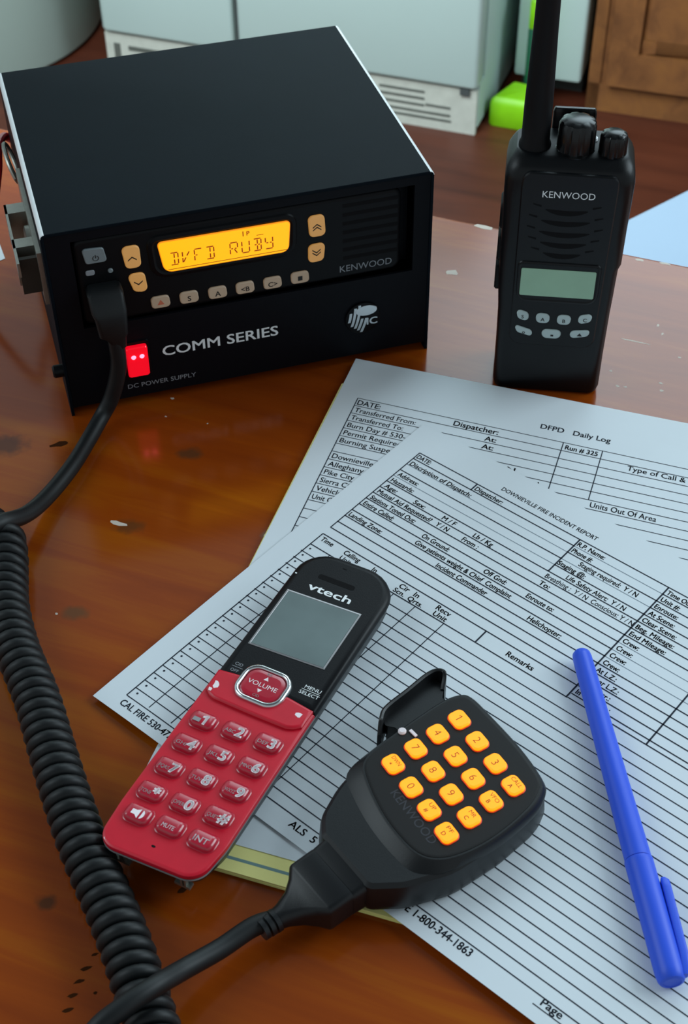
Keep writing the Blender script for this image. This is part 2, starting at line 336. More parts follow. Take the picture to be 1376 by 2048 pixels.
def rule(bb, u0, v0, u1, v1, w, mi, fn, seg=18.0):
    d = Vector((u1-u0, v1-v0)); L = d.length; d.normalize(); nn = Vector((-d.y, d.x))*w/2; k = max(1, int(L/seg)); vs = []
    for i in range(k+1):
        p = Vector((u0, v0))+d*L*i/k; vs += [fn(p.x-nn.x, p.y-nn.y, 0), fn(p.x+nn.x, p.y+nn.y, 0)]
    bb.add(vs, [(2*i, 2*i+2, 2*i+3, 2*i+1) for i in range(k)], mi)
def sheet(bb, w, h, fz, nu=40, nv=32, th=0.12):
    vs = [(w*i/nu, h*j/nv, fz(w*i/nu, h*j/nv)) for j in range(nv+1) for i in range(nu+1)]; N = len(vs)
    vs += [(x, y, z-th) for x, y, z in vs]; g = lambda i, j: j*(nu+1)+i; fs = []
    for j in range(nv):
        for i in range(nu):
            q = (g(i, j), g(i+1, j), g(i+1, j+1), g(i, j+1)); fs += [q, tuple(N+x for x in reversed(q))]
    per = [g(i, 0) for i in range(nu)]+[g(nu, j) for j in range(nv)]+[g(i, nv) for i in range(nu, 0, -1)]+[g(0, j) for j in range(nv, 0, -1)]
    for a, c in zip(per, per[1:]+per[:1]): fs.append((a, N+a, N+c, c))
    bb.add(vs, fs, 0)

# daily log (v runs downwards as negative)
b = MB(); lw, lh = 229, 303
sheet(b, lw, lh, lambda u, v: 2.85 + 0.5*max(0, (v-270)/33)**2, 10, 16)
b.v = [Vector((p.x, p.y-lh, p.z)) for p in b.v]
SK = -0.02
def lf(u, v, z=0): return (u, v+SK*u, 2.85+0.09+0.5*max(0, (v+33)/33)**2)
def lt(s, u, v, h, w=None, bold=0.024): b.text(s, u, v-SK*0, h, w, 1, fn=lf, bold=bold)
rows = [-30.8-6.2*k for k in range(42)]
for k, v in enumerate(rows):
    if k in (6,): rule(b, 11, v, 120.6, v, .42, 1, lf); rule(b, 120.6, v, 220, v, .42, 1, lf)
    else: rule(b, 11, v, 220, v, .42, 1, lf)
rule(b, 11, rows[0], 11, rows[-1], .5, 1, lf)
rule(b, 120.6, rows[0], 120.6, rows[6], .5, 1, lf); rule(b, 140.6, rows[0], 140.6, rows[6], .5, 1, lf); rule(b, 219.5, rows[0], 219.5, rows[-1], .5, 1, lf)
lt('DFPD   Daily Log', 107, -23.8, 3.7, 36, .02)
lt('DATE:', 12, rows[1]+1.1, 3.9, 12.4, .02); lt('Dispatcher:', 64, rows[1]+1.2, 3.9, 23.5, .025)
for k, s, w in [(1, 'Transferred From:', 33), (2, 'Transferred To:', 28), (3, 'Burn Day # 530-', 31), (4, 'Permit Required', 30.5), (5, 'Burning Suspended', 36), (7, 'Downieville', 21.5), (8, 'Alleghany', 18.5), (9, 'Pike City', 15.5), (10, 'Sierra City', 18), (11, 'Vehicle', 13), (12, 'Unit Out', 14)]:
    lt(s, 12.4, rows[k+1]+1.3, 3.6, w, .012)
lt('At:', 82, rows[2]+1.2, 3.6); lt('At:', 82, rows[3]+1.2, 3.6); lt('?  Y / N', 83, rows[5]+1.2, 3.4, 19); lt('Y / N', 118-13, rows[6]+1.2, 3.4)
lt('Run # 325', 122.2, rows[1]+1.4, 3.4, 16.5, .025); lt('Type of Call & Area', 154.5, rows[2]+2.2, 3.6, 40, .012); lt('Units Out Of Area', 142, rows[7]+1.4, 3.8, 32, .012)
o = b.build('daily_log_sheet', [M['paper'], M['ink']], loc=LO, rot=LA, smooth=False)
tag(o, 'white printed daily log form squared on the pad, half covered by the other form', 'paper')

# incident report
PA = math.radians(-40.5947); PO = Vector((-107.5, 380.2, 0))
ca, sa = math.cos(PA), math.sin(PA); cl, sl = math.cos(-LA), math.sin(-LA)
def pz(u, v):
    wx, wy = PO.x+u*ca-v*sa, PO.y+u*sa+v*ca; dx, dy = wx-LO.x, wy-LO.y
    lu, lv = dx*cl-dy*sl, dx*sl+dy*cl
    d = max(-1.6-lu, lu-228, -314-lv, lv-0.5)          # distance outside the pad
    s = max(0.0, min(1.0, d/70.0)); s = s*s*(3-2*s)
    return 3.75*(1-s) + 1.7*s
def pf(u, v, z=0): return (u, v, pz(u, v)+0.09)
b = MB(); PW, PH = 296, 229
sheet(b, PW, PH, pz, 60, 46)
def pt(s, u, v, h=2.9, w=None, bold=0.024): b.text(s, u, v, h, w, 1, fn=pf, bold=bold)
R_ = [209.6-5.28*k for k in range(24)]; RT = 284
H1, H0 = 0.6, 0.3
for k in range(14):
    thin = k in (2, 4); rule(b, 12.3, R_[k], 107.7, R_[k], H0 if thin else H1, 2 if thin else 1, pf)
for k in range(16):
    thin = k in (1, 3); 
    if k <= 13: rule(b, 107.7, R_[k], 155.5, R_[k], H0 if thin else H1, 2 if thin else 1, pf)
    thin = k in (8, 9, 10); rule(b, 155.5, R_[k], RT, R_[k], H0 if thin else H1, 2 if thin else 1, pf)
rule(b, 155.5, 127.6, RT, 127.6, H1, 1, pf)
rule(b, 12.3, R_[0], 12.3, R_[13], H1, 1, pf); rule(b, 107.7, R_[0], 107.7, R_[5], .75, 1, pf); rule(b, 48, R_[0], 48, R_[1], .75, 1, pf)
rule(b, 155.5, R_[0], 154.9, 127.6, .75, 1, pf); rule(b, 193.8, R_[0], 193.8, 127.6, .75, 1, pf); rule(b, 240, R_[0], 240, 127.6, .75, 1, pf); rule(b, RT, R_[0], RT, 9.2, .75, 1, pf)
rule(b, 12.3, 135.5, 155, 135.5, H1, 1, pf); rule(b, 12.3, 126.6, 155.5, 127.4, H1, 1, pf); rule(b, 107.4, 135.5, 107.4, 127.4, .75, 1, pf)
rule(b, 12.3, 135.5, 11.2, 9.2, H1, 1, pf)
for k in range(22):
    v = 9.2+5.31*k
    rule(b, 11.4, v, RT, v+0.4, .5, 1, pf)
    if k < 22:
        n = 8; vs = [pf(14.2+.55*math.cos(2*PI*i/n), v+3.4+.55*math.sin(2*PI*i/n)) for i in range(n)]; b.add(vs, [tuple(range(n))], 1)
for u in (24, 37, 50, 62, 74.3, 90.3): rule(b, u, 127, u-.5, 10.4, .45, 1, pf)
pt('DOWNIEVILLE FIRE INCIDENT REPORT', 59.3, 213.6, 2.7, 54.5, .012)
pt('DATE:', 13.2, R_[1]+1.2, 3, 8); pt('Dispatcher:', 49.2, R_[1]+1.0, 3, 16)
pt('Discription of Dispatch:', 13.6, 199.4, 3.1, 37)
pt('Address:', 13.8, R_[4]+1.0, 3, 12.2); pt('Hazzards:', 13.8, R_[5]+.9, 3, 13.5)
pt('Age:', 14, R_[6]+.9, 3); pt('Sex:', 32, R_[6]+.9, 3); pt('M / F', 49.2, R_[6]+1.0, 3, 7.6); pt('Lb / Kg', 67.6, R_[6]+1.0, 3, 10.8)
pt('Mutual Aid Requested?', 13.8, R_[7]+.9, 3, 32.5); pt('Y / N', 49.4, R_[7]+1, 3, 7); pt('From :', 65, R_[7]+.9, 3, 9); pt('To:', 108.6, R_[7]+.9, 3)
pt('Stations Toned Out:', 13.8, R_[8]+.8, 3, 27); pt('Entire Called:', 13.8, R_[9]+.8, 3, 18)
pt('On Ground:', 49.2, R_[9]+1.2, 3, 15.4); pt('Off Gnd:', 85, R_[9]+1.2, 3, 12.4); pt('Enroute to:', 108.8, R_[9]+1.2, 3, 14.4)
pt('Give patients weight & Chief  Complaint', 49.4, R_[10]+1.0, 3, 54.5)
pt('Landing Zone:', 13.4, R_[11]+1.0, 3, 19.6); pt('Incident Commander', 66, R_[11]+.8, 3, 28.4); pt('Helichopter:', 117, R_[11]+1.0, 3, 17.4)
pt('R.P. Name:', 108.6, R_[1]+1.0, 3, 14.6); pt('Phone #:', 108.8, R_[2]+1.2, 3, 10.8); pt('Staging required:  Y / N', 116.2, R_[3]+1.1, 3.1, 31, .016)
pt('Staging @:', 108.2, R_[4]+1.0, 3, 14.6); pt('Life Safety Alert:  Y / N', 116.4, R_[5]+1.0, 3, 31, .016); pt('Breathing :  Y / N  Conscious: Y / N', 108.4, R_[6]+1.0, 3, 46.6, .01)
for k, s, w in [(0, 'Time Out:', 13), (1, 'Unit #:', 9.4), (2, 'Enroute:', 11.6), (3, 'At Scene:', 13), (4, 'Clear Scene:', 17), (5, 'Beg. Mileage:', 19), (6, 'End Mileage:', 18), (7, 'Crew:', 7.8), (8, 'Crew:', 7.8), (9, 'Crew:', 7.8), (10, 'Crew:', 7.8), (11, 'At L.Z.:', 9.6), (12, 'Clear L.Z.:', 14), (13, 'Unit Qtr.:', 13.2), (14, 'In Quarters :', 16.5)]:
    pt(s, 156.6, R_[k+1]+1.0, 2.9, w)
pt('Remarks', 121.8, 129.6, 3.0, 13.8)
pt('Time', 14, 131.3, 3, 7); pt('Calling', 28, 131.4, 3, 9.2); pt('Unit', 28.6, 127.8, 2.6); pt('In', 45, 131.4, 2.8); pt('Cir', 61, 131.4, 3); pt('Scn.', 60.4, 127.9, 2.8); pt('In', 69.4, 131.4, 3); pt('Qrts.', 68.6, 127.9, 2.8); pt('Recv', 82, 131.6, 3, 7.6); pt('Unit', 83, 127.9, 3)
pt('CAL FIRE 530-477-6', 12, 4.0, 3.3, 33, .022); pt('ALS  5', 107, 4.6, 3.3, 13, .022); pt('CODE 1-800-344-1863', 155.3, 5.0, 3.5, 39.3, .022)
pt('Page', 224.6, 6.6, 3.2, 8.6); rule(b, 222.4, 5.4, 260, 5.4, .4, 1, pf)
o = b.build('incident_report_sheet', [M['paper'], M['ink'], M['ink_thin']], loc=PO, rot=PA, smooth=False)
tag(o, 'white fire incident report form lying askew on top, phone and microphone resting on it', 'paper')

# paper corner at the left edge of the frame
b = MB(); b.prism([(0, 0), (-9, 24), (-180, -40), (-150, -125)], [(0, 0), (0, .25)])
o = b.build('blank_paper_sheet', M['paper'], loc=(-199.5, 712, 0.05), smooth=False)
tag(o, 'white paper corner poking in on the table left of the base radio', 'paper')

# ------------------------------------------------------------------ base radio in its power supply cabinet
BT = math.radians(16.1625)
br = thing('base_radio', 'black metal desktop base radio and power supply with lit amber display', 'radio', (-140.8, 566.5, 0), BT)
BWD, BD, BH = 195.1, 167.3, 110.1
def arc(cx, cy, r, a0, a1, n=5): return [(cx+r*math.cos(a0+(a1-a0)*k/n), cy+r*math.sin(a0+(a1-a0)*k/n)) for k in range(n+1)]
prof = [(BWD, 0)] + arc(BWD-2.2, BH-2.2, 2.2, 0, PI/2) + arc(2.2, BH-2.2, 2.2, PI/2, PI) + [(0, 0), (1.6, 0), (1.6, 5.6), (1.6, BH-1.8), (BWD-1.6, BH-1.8), (BWD-1.6, 5.6), (BWD-1.6, 0)]
b = MB(); b.rings([[(x, 0.35, z) for x, z in inset(prof, 0.25)], [(x, 0, z) for x, z in prof][:0] or [(x, 0.6, z) for x, z in prof], [(x, BD, z) for x, z in prof]][::-1])
b.box(1.6, BWD-1.6, BD-3, BD-1, 5, BH-1.8)
b.box(1.6, BWD-1.6, 2, BD-3, 5, 6.5)
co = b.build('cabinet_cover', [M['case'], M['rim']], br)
for p in co.data.polygons:                       # highlight painted near-white along the two folded top edges
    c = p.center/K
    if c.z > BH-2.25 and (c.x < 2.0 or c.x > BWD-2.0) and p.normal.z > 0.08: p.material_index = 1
OX0, OX1, OZ0, OZ1 = 13.5, 185.2, 53.0, 103.6
b = MB()
for x0, x1, z0, z1 in ((1.7, BWD-1.7, 5, OZ0), (1.7, BWD-1.7, OZ1, BH-1.9), (1.7, OX0, OZ0, OZ1), (OX1, BWD-1.7, OZ0, OZ1)): b.box(x0, x1, 0.9, 2.6, z0, z1)
b.box(OX0, OX1, 12, 13, OZ0, OZ1)
b.build('front_panel', M['panel'], br)
# mobile radio face
rf = MB(); fo = fillet([(14.4, 53.6), (178.6, 55.4), (178.6, 102.4), (14.4, 102.8)], [5, 5, 4, 4])
rf.prism(fo, [(0, -12), (0, -3.2), (.6, -2.4), (1.6, -2)], X=FRONT)
bez = fillet([(50, 74), (124, 74), (124.5, 99), (49, 99)], [9, 9, 6, 6]); rf.prism(bez, [(0, -2.0), (.6, -1.2), (2.4, -.7), (3.4, -1.4)], X=FRONT)
for k in range(7): rf.box(148, 177, 1.95, 2.3, 66+5.1*k, 68.1+5.1*k, 1)
face = rf.build('radio_face', [M['face'], M['hole']], br)
# display
b = MB(); lo = fillet([(56.6, 77.6), (119.6, 77.6), (121.0, 95.4), (54.2, 95.4)], [5, 4, 2.2, 2.2])
b.prism(lo, [(0, -1.5), (0, -.9), (.35, -.7)], 1, X=FRONT); b.prism(inset(lo, .35), [(0, -.8), (.1, -.62)], 0, X=FRONT)
rl = [(x, z) for x, z in ((58.5, 79.0), (118.6, 79.0), (118.6, 79.35), (58.5, 79.35))]; b.add([(x, .58, z) for x, z in rl], [(0, 1, 2, 3)], 2)
SEG = {'a': (0, 10, 6, 10), 'A': (0, 10, 2.7, 10), 'f': (0, 5.4, 0, 9.6), 'b': (6, 5.4, 6, 9.6), 'e': (0, .4, 0, 4.6), 'c': (6, .4, 6, 4.6), 'd': (0, 0, 6, 0), 'g': (.5, 5, 2.6, 5), 'h': (3.4, 5, 5.5, 5),
       'i': (3, 5.5, 3, 9.5), 'l': (3, .5, 3, 4.5), 'k': (3.3, 5.6, 5.6, 9.2), 'n': (.4, .8, 2.7, 4.5), 'm': (3.3, 4.5, 5.6, .8), 'j': (.4, 9.2, 2.7, 5.6)}
def seg(ch, x, z, sw, sh):
    for s in ch:
        x0, y0, x1, y1 = SEG[s]; p, q = Vector((x0*sw, y0*sh)), Vector((x1*sw, y1*sh)); d = (q-p).normalized(); nn = Vector((-d.y, d.x))*.3
        pts = [p+d*.15-nn, q-d*.15-nn, q-d*.15+nn, p+d*.15+nn]
        b.add([(x+a.x, .57, z+a.y) for a in pts], [(0, 1, 2, 3)], 2)
for k, ch in enumerate(['abcdil', 'fenk', 'afeg', 'abcdil', '', 'afebghm', 'fedcb', 'abcdilgh', 'fghbcd']):
    seg(ch, 60.2+5.95*k, 81.6, .62, .68)
b.text('P', 98.6, 91.2, 2.4, mi=2, X=T(0, .575, 0) @ FRONT, bold=.03); b.box(96.6, 97.1, .56, .6, 91, 93.8, 2); b.box(103.5, 107, .56, .6, 90.2, 90.5, 2)
b.build('display', [M['amber_lcd'], M['amber_rim'], M['lcd_ink']], face)
def fkey(name, pts, m, glyph=None, gi=None, rad=1.6, h=1.1, parent=face):
    b = MB(); po = fillet(pts, rad, 4); b.prism(po, [(0, -2.4), (0, -2+h-.4), (.4, -2+h)], X=FRONT)
    y = 2-h-.03; cx = sum(p[0] for p in pts)/4; cz = sum(p[1] for p in pts)/4
    if glyph: glyph(b, cx, cz, y)
    return b.build(name, [m, gi or M['key_ink']], parent)
def chev(*zs):
    def g(b, cx, cz, y):
        for dz, s in zs:
            for sx in (-1, 1):
                p = [(cx, cz+dz+s*1.2), (cx+sx*2.2, cz+dz-s*.6), (cx+sx*2.2, cz+dz-s*1.3), (cx, cz+dz+s*.4)]
                if sx*s > 0: p = p[::-1]
                b.add([(x, y, z) for x, z in p], [(0, 1, 2, 3)], 1)
    return g
def lett(s, h=3.0, dz=-1.9, bold=.03):
    return lambda b, cx, cz, y: b.text(s, cx, cz+dz, h, None, 1, X=T(0, y, 0) @ FRONT, align='C', bold=bold)
fkey('power_button', [(19.4, 89.6), (29.8, 89.6), (28.7, 97.6), (18.2, 98.2)], M['grey_key'], lambda b, cx, cz, y: (b.tube([(cx+.4+1.4*math.sin(a), y, cz-1.2+1.4*math.cos(a)) for a in [0.5+i*.44 for i in range(13)]], .22, 4, 1), b.box(cx+.2, cx+.6, y-.1, y, cz-1.2, cz+.6, 1)))
fkey('up_button', [(38.2, 83.2), (45.8, 83.2), (45.8, 95.8), (36.9, 95.6)], M['amber_key'], chev((-.6, 1)), rad=2.6)
fkey('down_button', [(40.6, 69.6), (47.6, 68), (46.8, 79.8), (38.0, 79.8)], M['amber_key'], chev((0, -1)), rad=2.6)
fkey('channel_up_button', [(130.6, 83.2), (139, 83.2), (138.4, 95.4), (129.9, 95.4)], M['amber_key'], chev((.3, 1), (-1.3, 1)), rad=2.6)
fkey('channel_down_button', [(129.6, 68.2), (137.6, 68.6), (138.7, 79), (129.8, 78.7)], M['amber_key'], chev((1.1, -1), (-.5, -1)), rad=2.6)
def tri(b, cx, cz, y): b.add([(cx-1.8, y, cz-1.4), (cx+1.8, y, cz-1.4), (cx, y, cz+1.6)], [(0, 1, 2)], 1)
for k, (cx, cz) in enumerate([(53, 60.6), (67.5, 60.4), (82.1, 60.2), (96.3, 60.2), (110.6, 60.2), (125, 60.5)]):
    p = [(cx-4.6, cz-3.3), (cx+4.9, cz-3.3), (cx+4.4, cz+3.5), (cx-4.9, cz+3.5)]
    g = [tri, lett('S'), lett('A'), lett('<B', 2.8), lett('C>', 2.8), lambda b, cx, cz, y: b.box(cx-1.2, cx+1.2, y-.02, y, cz-1.6, cz+1.0, 1)][k]
    fkey('function_button', p, M['pale_key'], g, M['red_ink'] if k == 0 else None, rad=2.0)
b = MB(); b.lathe([(1.3, 0), (1.3, .5), (.9, .9)], 12, X=T(30.6, 1.9, 83.8) @ FRONT); b.build('indicator_lamp', M['grey_key'], face)
b = MB(); b.prism(rrect(18.6, 23.0, 82.6, 85.6, 1), [(0, -2), (.3, -1.6)], X=FRONT); b.build('orange_button', M['grey_print'], face)
b = MB(); b.text('KENWOOD', 146.3, 58.8, 4.0, 27.8, X=T(0, 1.95, 0) @ FRONT, bold=-.004); b.build('lettering', M['grey_print'], face)
# printed lettering on the lower panel
b = MB(); b.text('COMM SERIES', 51, 27.6, 6.2, 61, X=T(0, .86, 0) @ FRONT, bold=.022); b.text('DC POWER SUPPLY', 30.9, 10.6, 2.8, 36, 1, X=T(0, .86, 0) @ FRONT)
b.build('lettering', [M['white_print'], M['grey_print']], br)
# rocker switch
b = MB(); b.prism(rrect(30.2, 44.6, 17, 40.4, 2), [(0, -.9), (.3, 0), (1.6, 0), (1.8, -.6)], X=FRONT)
sw = b.build('power_switch', M['face'], br)
b = MB(); po = rrect(32, 43, 18.8, 38.6, 1.4)
rings = []
for d, y in ((0, -1), (0, 1.2), (.5, 1.9)):
    rings.append([(x, -y-1.2*((z-28.7)/10)**1 if z > 28.7 else -y-1.4*((28.7-z)/10)*-.4, z) for x, z in inset(po, d)])
b.rings(rings); b.build('rocker', M['red_lit'], sw)
b = MB()
for x in (35.5, 39.8): b.lathe([(1.3, 0), (1.0, .5)], 12, X=T(x, -2.6, 32.6) @ FRONT)
b.build('lamp_spot', M['red_glow'], sw)
# round badge
b = MB(); R0, bx0, bz0 = 9.6, 158, 29
b.lathe([(R0, -.9), (R0, .2), (R0-.5, .5)], 40, 1, X=T(bx0, 0, bz0) @ FRONT)
for k in range(7):                                    # slanted bars, the right-hand ones only below the oval
    xc = -8.0+2.3*k
    for i in range(12):
        za, zb = -8.6+17.2*i/12, -8.6+17.2*(i+1)/12
        fx = lambda z_: xc+.22*z_-.014*z_*z_
        q4 = [(fx(za), za), (fx(za)+1.45, za), (fx(zb)+1.45, zb), (fx(zb), zb)]
        if all(a_*a_+c_3*c_3 < (R0-.5)**2 for a_, c_3 in q4) and (k < 3 or zb < 1.2) and k < 5: b.add([(bx0+a_, -.52, bz0+c_3) for a_, c_3 in q4], [(0, 1, 2, 3)], 0)
ov = [(1.8+6.0*math.cos(2*PI*k/20), 4.8+3.3*math.sin(2*PI*k/20)) for k in range(20)]
b.prism(ov, [(0, .4), (.2, .62)], 0, X=T(bx0, 0, bz0) @ FRONT)
b.text('IC', 2.2, -4.4, 4.4, 5.6, 0, X=T(bx0, -.55, bz0) @ FRONT, bold=.03)
b.build('badge', [M['chrome'], M['face']], br)
# side hardware on the left
b = MB()
b.box(-12.2, 0.2, 60, 69, 70, 88); b.box(-12.2, 0.2, 28, 36, 66, 88); b.box(-12.2, -11.0, 14, 69, 80, 88); b.box(-2.2, .1, 14, 96, 62, 92)
b.lathe([(8, 0), (8, 2.4), (6, 3.2)], 20, X=T(-2, 48, 78) @ Matrix.Rotation(-PI/2, 4, 'Y'))
b.build('mounting_bracket', M['steel'], br)
b = MB(); b.box(-11.4, -.2, 20, 22.5, 66, 86); b.build('bracket_plate', M['dark_steel'], br)
b = MB(); b.tube([(-2.6-2.6*math.sin(PI*i/12), 116-16*math.cos(2*PI*i/24)-0, 84+8*math.sin(2*PI*i/24)) for i in range(25)], 1.3, 8)
b.build('cable_clamp', M['steel'], br)
b = MB(); b.lathe([(3.4, 0), (3.4, 4.6), (2.6, 5.4)], 14, X=T(0, 4.5, 27.5) @ Matrix.Rotation(-PI/2, 4, 'Y')); b.build('side_screw', M['face'], br)
b = MB(); b.tube(spline([(2, 166, 70), (-3, 164, 74), (-7.5, 146, 78), (-11, 128, 72), (-20, 120, 50), (-36, 128, 20), (-58, 146, 3), (-74, 158, 2.5)], 8), 2.4, 10); b.build('power_lead', M['red_cable'], br)

# ------------------------------------------------------------------ handheld radio
HY = math.radians(-7.4436)
ht = thing('handheld_radio', 'black walkie-talkie standing upright at the table edge with a thick antenna', 'radio', (107.3-0.71, 587.6-5.45, 0), HY)
def sect(z, xl, xr, y0, y1, r): return [(x, y, z) for x, y in rrect(xl, xr, y0, y1, r, 6)]
b = MB()
b.rings([sect(-3.6, -25.5, 25, 3, 32, 5), sect(-2.4, -27, 26.6, 1, 34, 5), sect(1, -27.8, 27.5, 0.4, 35, 5), sect(21, -27.8, 27.5, .2, 35, 5), sect(47, -28.2, 27.9, 0, 35, 5), sect(58, -28.9, 28.3, 0, 35, 5),
         sect(66, -29.2, 28.5, 0, 35, 5), sect(74, -29.3, 28.8, 0, 35, 5), sect(77, -29.4, 29.9, 0, 35, 5), sect(95, -29.6, 30.2, 0, 35, 6), sect(112, -30, 30.6, 0, 35, 6), sect(121, -30, 30.8, 0, 35, 7),
         sect(126, -29.4, 30.2, .6, 35, 7), sect(129, -28, 29, 3, 34.5, 7), sect(131, -26.5, 27.4, 6, 34, 6), sect(132, -25.5, 26, 8, 33, 6)])
b.build('body', M['ht'], ht, loc=(0, 0, 3.6))
# raised front panel with grille slits
b = MB(); po = fillet([(-21.4, 28), (21.6, 28), (23.2, 120), (23, 127), (-21, 127.4), (-22, 120)], [6, 6, 3, 5, 5, 3], 5)
b.prism(po, [(0, -1), (0, .4), (.6, 1.0)], X=FRONT)
b.prism(fillet([(-20, 55), (20.4, 55), (20.6, 79), (-20.4, 79)], [6, 6, 3, 3]), [(0, .9), (.4, 1.5), (1.2, 1.7), (1.9, 1.2)], X=FRONT)
for k, (z, hw) in enumerate([(108.2, 10), (102.2, 11.5), (96, 12), (90, 11), (84, 9)]):
    n = 10; top = [(.3-hw+2*hw*i/n, z-1.6*(1-((i-n/2)/(n/2))**2)) for i in range(n+1)]; wd = [.25+1.15*(1-abs((i-n/2)/(n/2))**3) for i in range(n+1)]
    for i in range(n):
        b.add([(top[i][0], -1.04, top[i][1]-wd[i]), (top[i+1][0], -1.04, top[i+1][1]-wd[i+1]), (top[i+1][0], -1.04, top[i+1][1]+wd[i+1]), (top[i][0], -1.04, top[i][1]+wd[i])], [(0, 1, 2, 3)], 1)
    for sx in (-1, 1):
        b.add([(.3+sx*x, -1.04, z+1.2+dz) for x, dz in ((hw+2, 0), (hw+6, 1.2), (hw+6, 1.9), (hw+2, 1.1))][::sx], [(0, 1, 2, 3)], 1)
b.build('front_panel', [M['ht'], M['hole']], ht, loc=(0, 0, 3.6))
b = MB(); b.prism(rrect(-18.3, 18.2, 58.8, 74.8, .8, 3), [(0, 1.0), (0, 1.4), (.2, 1.5)], X=FRONT); b.build('display', M['lcd_grey'], ht, loc=(0, 0, 3.6))
b = MB(); b.text('KENWOOD', -11.8, 114.7, 3.6, 24.6, X=T(0, -1.05, 0) @ FRONT); b.build('lettering', M['white_print'], ht, loc=(0, 0, 3.6))
def hkey(pts, rad, s):
    b = MB(); b.prism(fillet(pts, rad, 5), [(0, .6), (0, 1.5), (.4, 1.9)], X=FRONT)
    cx = sum(p[0] for p in pts)/4; cz = sum(p[1] for p in pts)/4
    if s == '.': b.box(cx-.3, cx+1.1, -1.94, -1.9, cz-1.2, cz-.1, 1)
    elif s == 'v':
        b.add([(cx-1.4, -1.93, cz-1.2), (cx+1.4, -1.93, cz-1.2), (cx, -1.93, cz+.8)], [(0, 1, 2)], 1)
    else: b.text(s, cx, cz-1.5, 2.1, None, 1, X=T(0, -1.93, 0) @ FRONT, align='C', bold=.03)
    b.build('key', [M['ht_key'], M['key_ink']], ht, loc=(0, 0, 3.6))
hkey([(-17.8, 44.6), (-12.4, 42.8), (-12.6, 48.4), (-19.2, 50.2)], 2.6, 'S'); hkey([(-8.4, 42.6), (-2.0, 42.6), (-2.0, 48.2), (-9.2, 48.6)], 2.4, 'A')
hkey([(1.6, 42.4), (8.2, 42.4), (9.0, 48.2), (2.0, 48.2)], 2.4, 'B'); hkey([(12.0, 43), (18.4, 45), (19.4, 50), (12.6, 48.6)], 2.6, 'C')
hkey([(-17.6, 36), (-10, 33.8), (-10, 37.6), (-19.6, 40.6)], 2.6, 'o'); hkey([(-4.8, 33.4), (4.2, 33.4), (4.8, 38.8), (-5.4, 38.8)], 2.9, '.'); hkey([(9.2, 34.2), (18, 36), (19.2, 40), (9.0, 38.8)], 2.6, 'v')
def bar_side(x, y0, y1, z0, z1, name, t=1.6):
    b = MB(); X = T(x, 0, 0) @ Matrix(((0, 0, -1, 0), (-1, 0, 0, 0), (0, 1, 0, 0), (0, 0, 0, 1)))
    b.prism(fillet([(-y1, z0), (-y0, z0), (-y0, z1), (-y1, z1)], 3, 5), [(0, -.5), (0, t-.8), (.9, t)], X=X); b.build(name, M['ht_rubber'], ht, loc=(0, 0, 3.6))
bar_side(-28.9, 6, 24, 55, 69, 'push_to_talk_button', 2.2); bar_side(-29.2, 6, 24, 72, 86, 'side_button', 1.8); bar_side(-29.5, 7, 22, 90, 104, 'side_button', 1.4)
# top: turret, knobs, antenna, clip
b = MB(); X0 = (-17.2, 17, 129)
b.lathe([(7.6, 0), (7.6, 4), (6.7, 6), (6.6, 24), (5.6, 60), (4.9, 110), (4.6, 158), (3.8, 162)], 28, X=T(*X0)); b.build('antenna', M['ht_rubber'], ht, loc=(0, 0, 3.6))
def knob(x, y, z, r, h, name):
    b = MB(); n = 54; rings = []
    for rr, zz in ((1.08, 0), (1.08, 1.6), (.98, 2.2), (.95, h-2.6), (.86, h-1), (.6, h)):
        rings.append([(r*rr*(1-(.075 if (2 < zz < h-.4) and (k % 6) < 2 else 0))*math.cos(2*PI*k/n), r*rr*(1-(.075 if (2 < zz < h-.4) and (k % 6) < 2 else 0))*math.sin(2*PI*k/n), zz) for k in range(n)])
    b.rings(rings, X=T(x, y, z)); b.build(name, M['ht_gloss'], ht, loc=(0, 0, 3.6))
knob(1.8, 16, 130, 9.2, 17, 'selector_knob'); knob(18.9, 14, 128, 6.8, 14.4, 'volume_knob')
b = MB(); b.prism(rrect(-9.5, 11, 34.4, 38, 1), [(0, 60), (0, 139.4), (.5, 141.2), (1, 141.6)]); b.build('belt_clip', M['ht_gloss'], ht, loc=(0, 0, 3.6))
b = MB(); b.lathe([(1.6, 0), (1.6, 1.2), (1.0, 1.8)], 12, X=T(10.6, 24, 132)); b.build('status_lamp', M['white_print'], ht, loc=(0, 0, 3.6))

# ------------------------------------------------------------------ cordless phone
PX = Vector((-70.8, 284.4, 0)); PHA = math.radians(62.214-90)
ph = thing('cordless_phone', 'red and black cordless phone handset lying face up on the papers', 'phone', (PX.x, PX.y, 0), PHA)
cx = -5.0; hw = 23.0
full = fillet([(cx-hw+1, 0), (cx+hw-1.5, 2.5), (cx+hw+.8, 20), (cx+hw+.6, 55), (cx+hw+.6, 172.6), (cx-hw, 172.6), (cx-hw-.6, 55), (cx-hw-.4, 20)], [8, 9, 30, 60, 17, 15, 60, 30], 7)
shell = fillet([(cx-hw+5, 5), (cx+hw-4.5, 6.5), (cx+hw-.4, 22), (cx+hw-.2, 172), (cx-hw+.8, 172), (cx-hw+1.2, 22)], [8, 8, 20, 16, 14, 20], 7)
b = MB(); b.prism(shell, [(7, 3.4), (4.5, 4.0), (2.2, 6.5), (.9, 11), (.4, 16), (.6, 19)]); b.build('rear_shell', M['phone_dark'], ph)
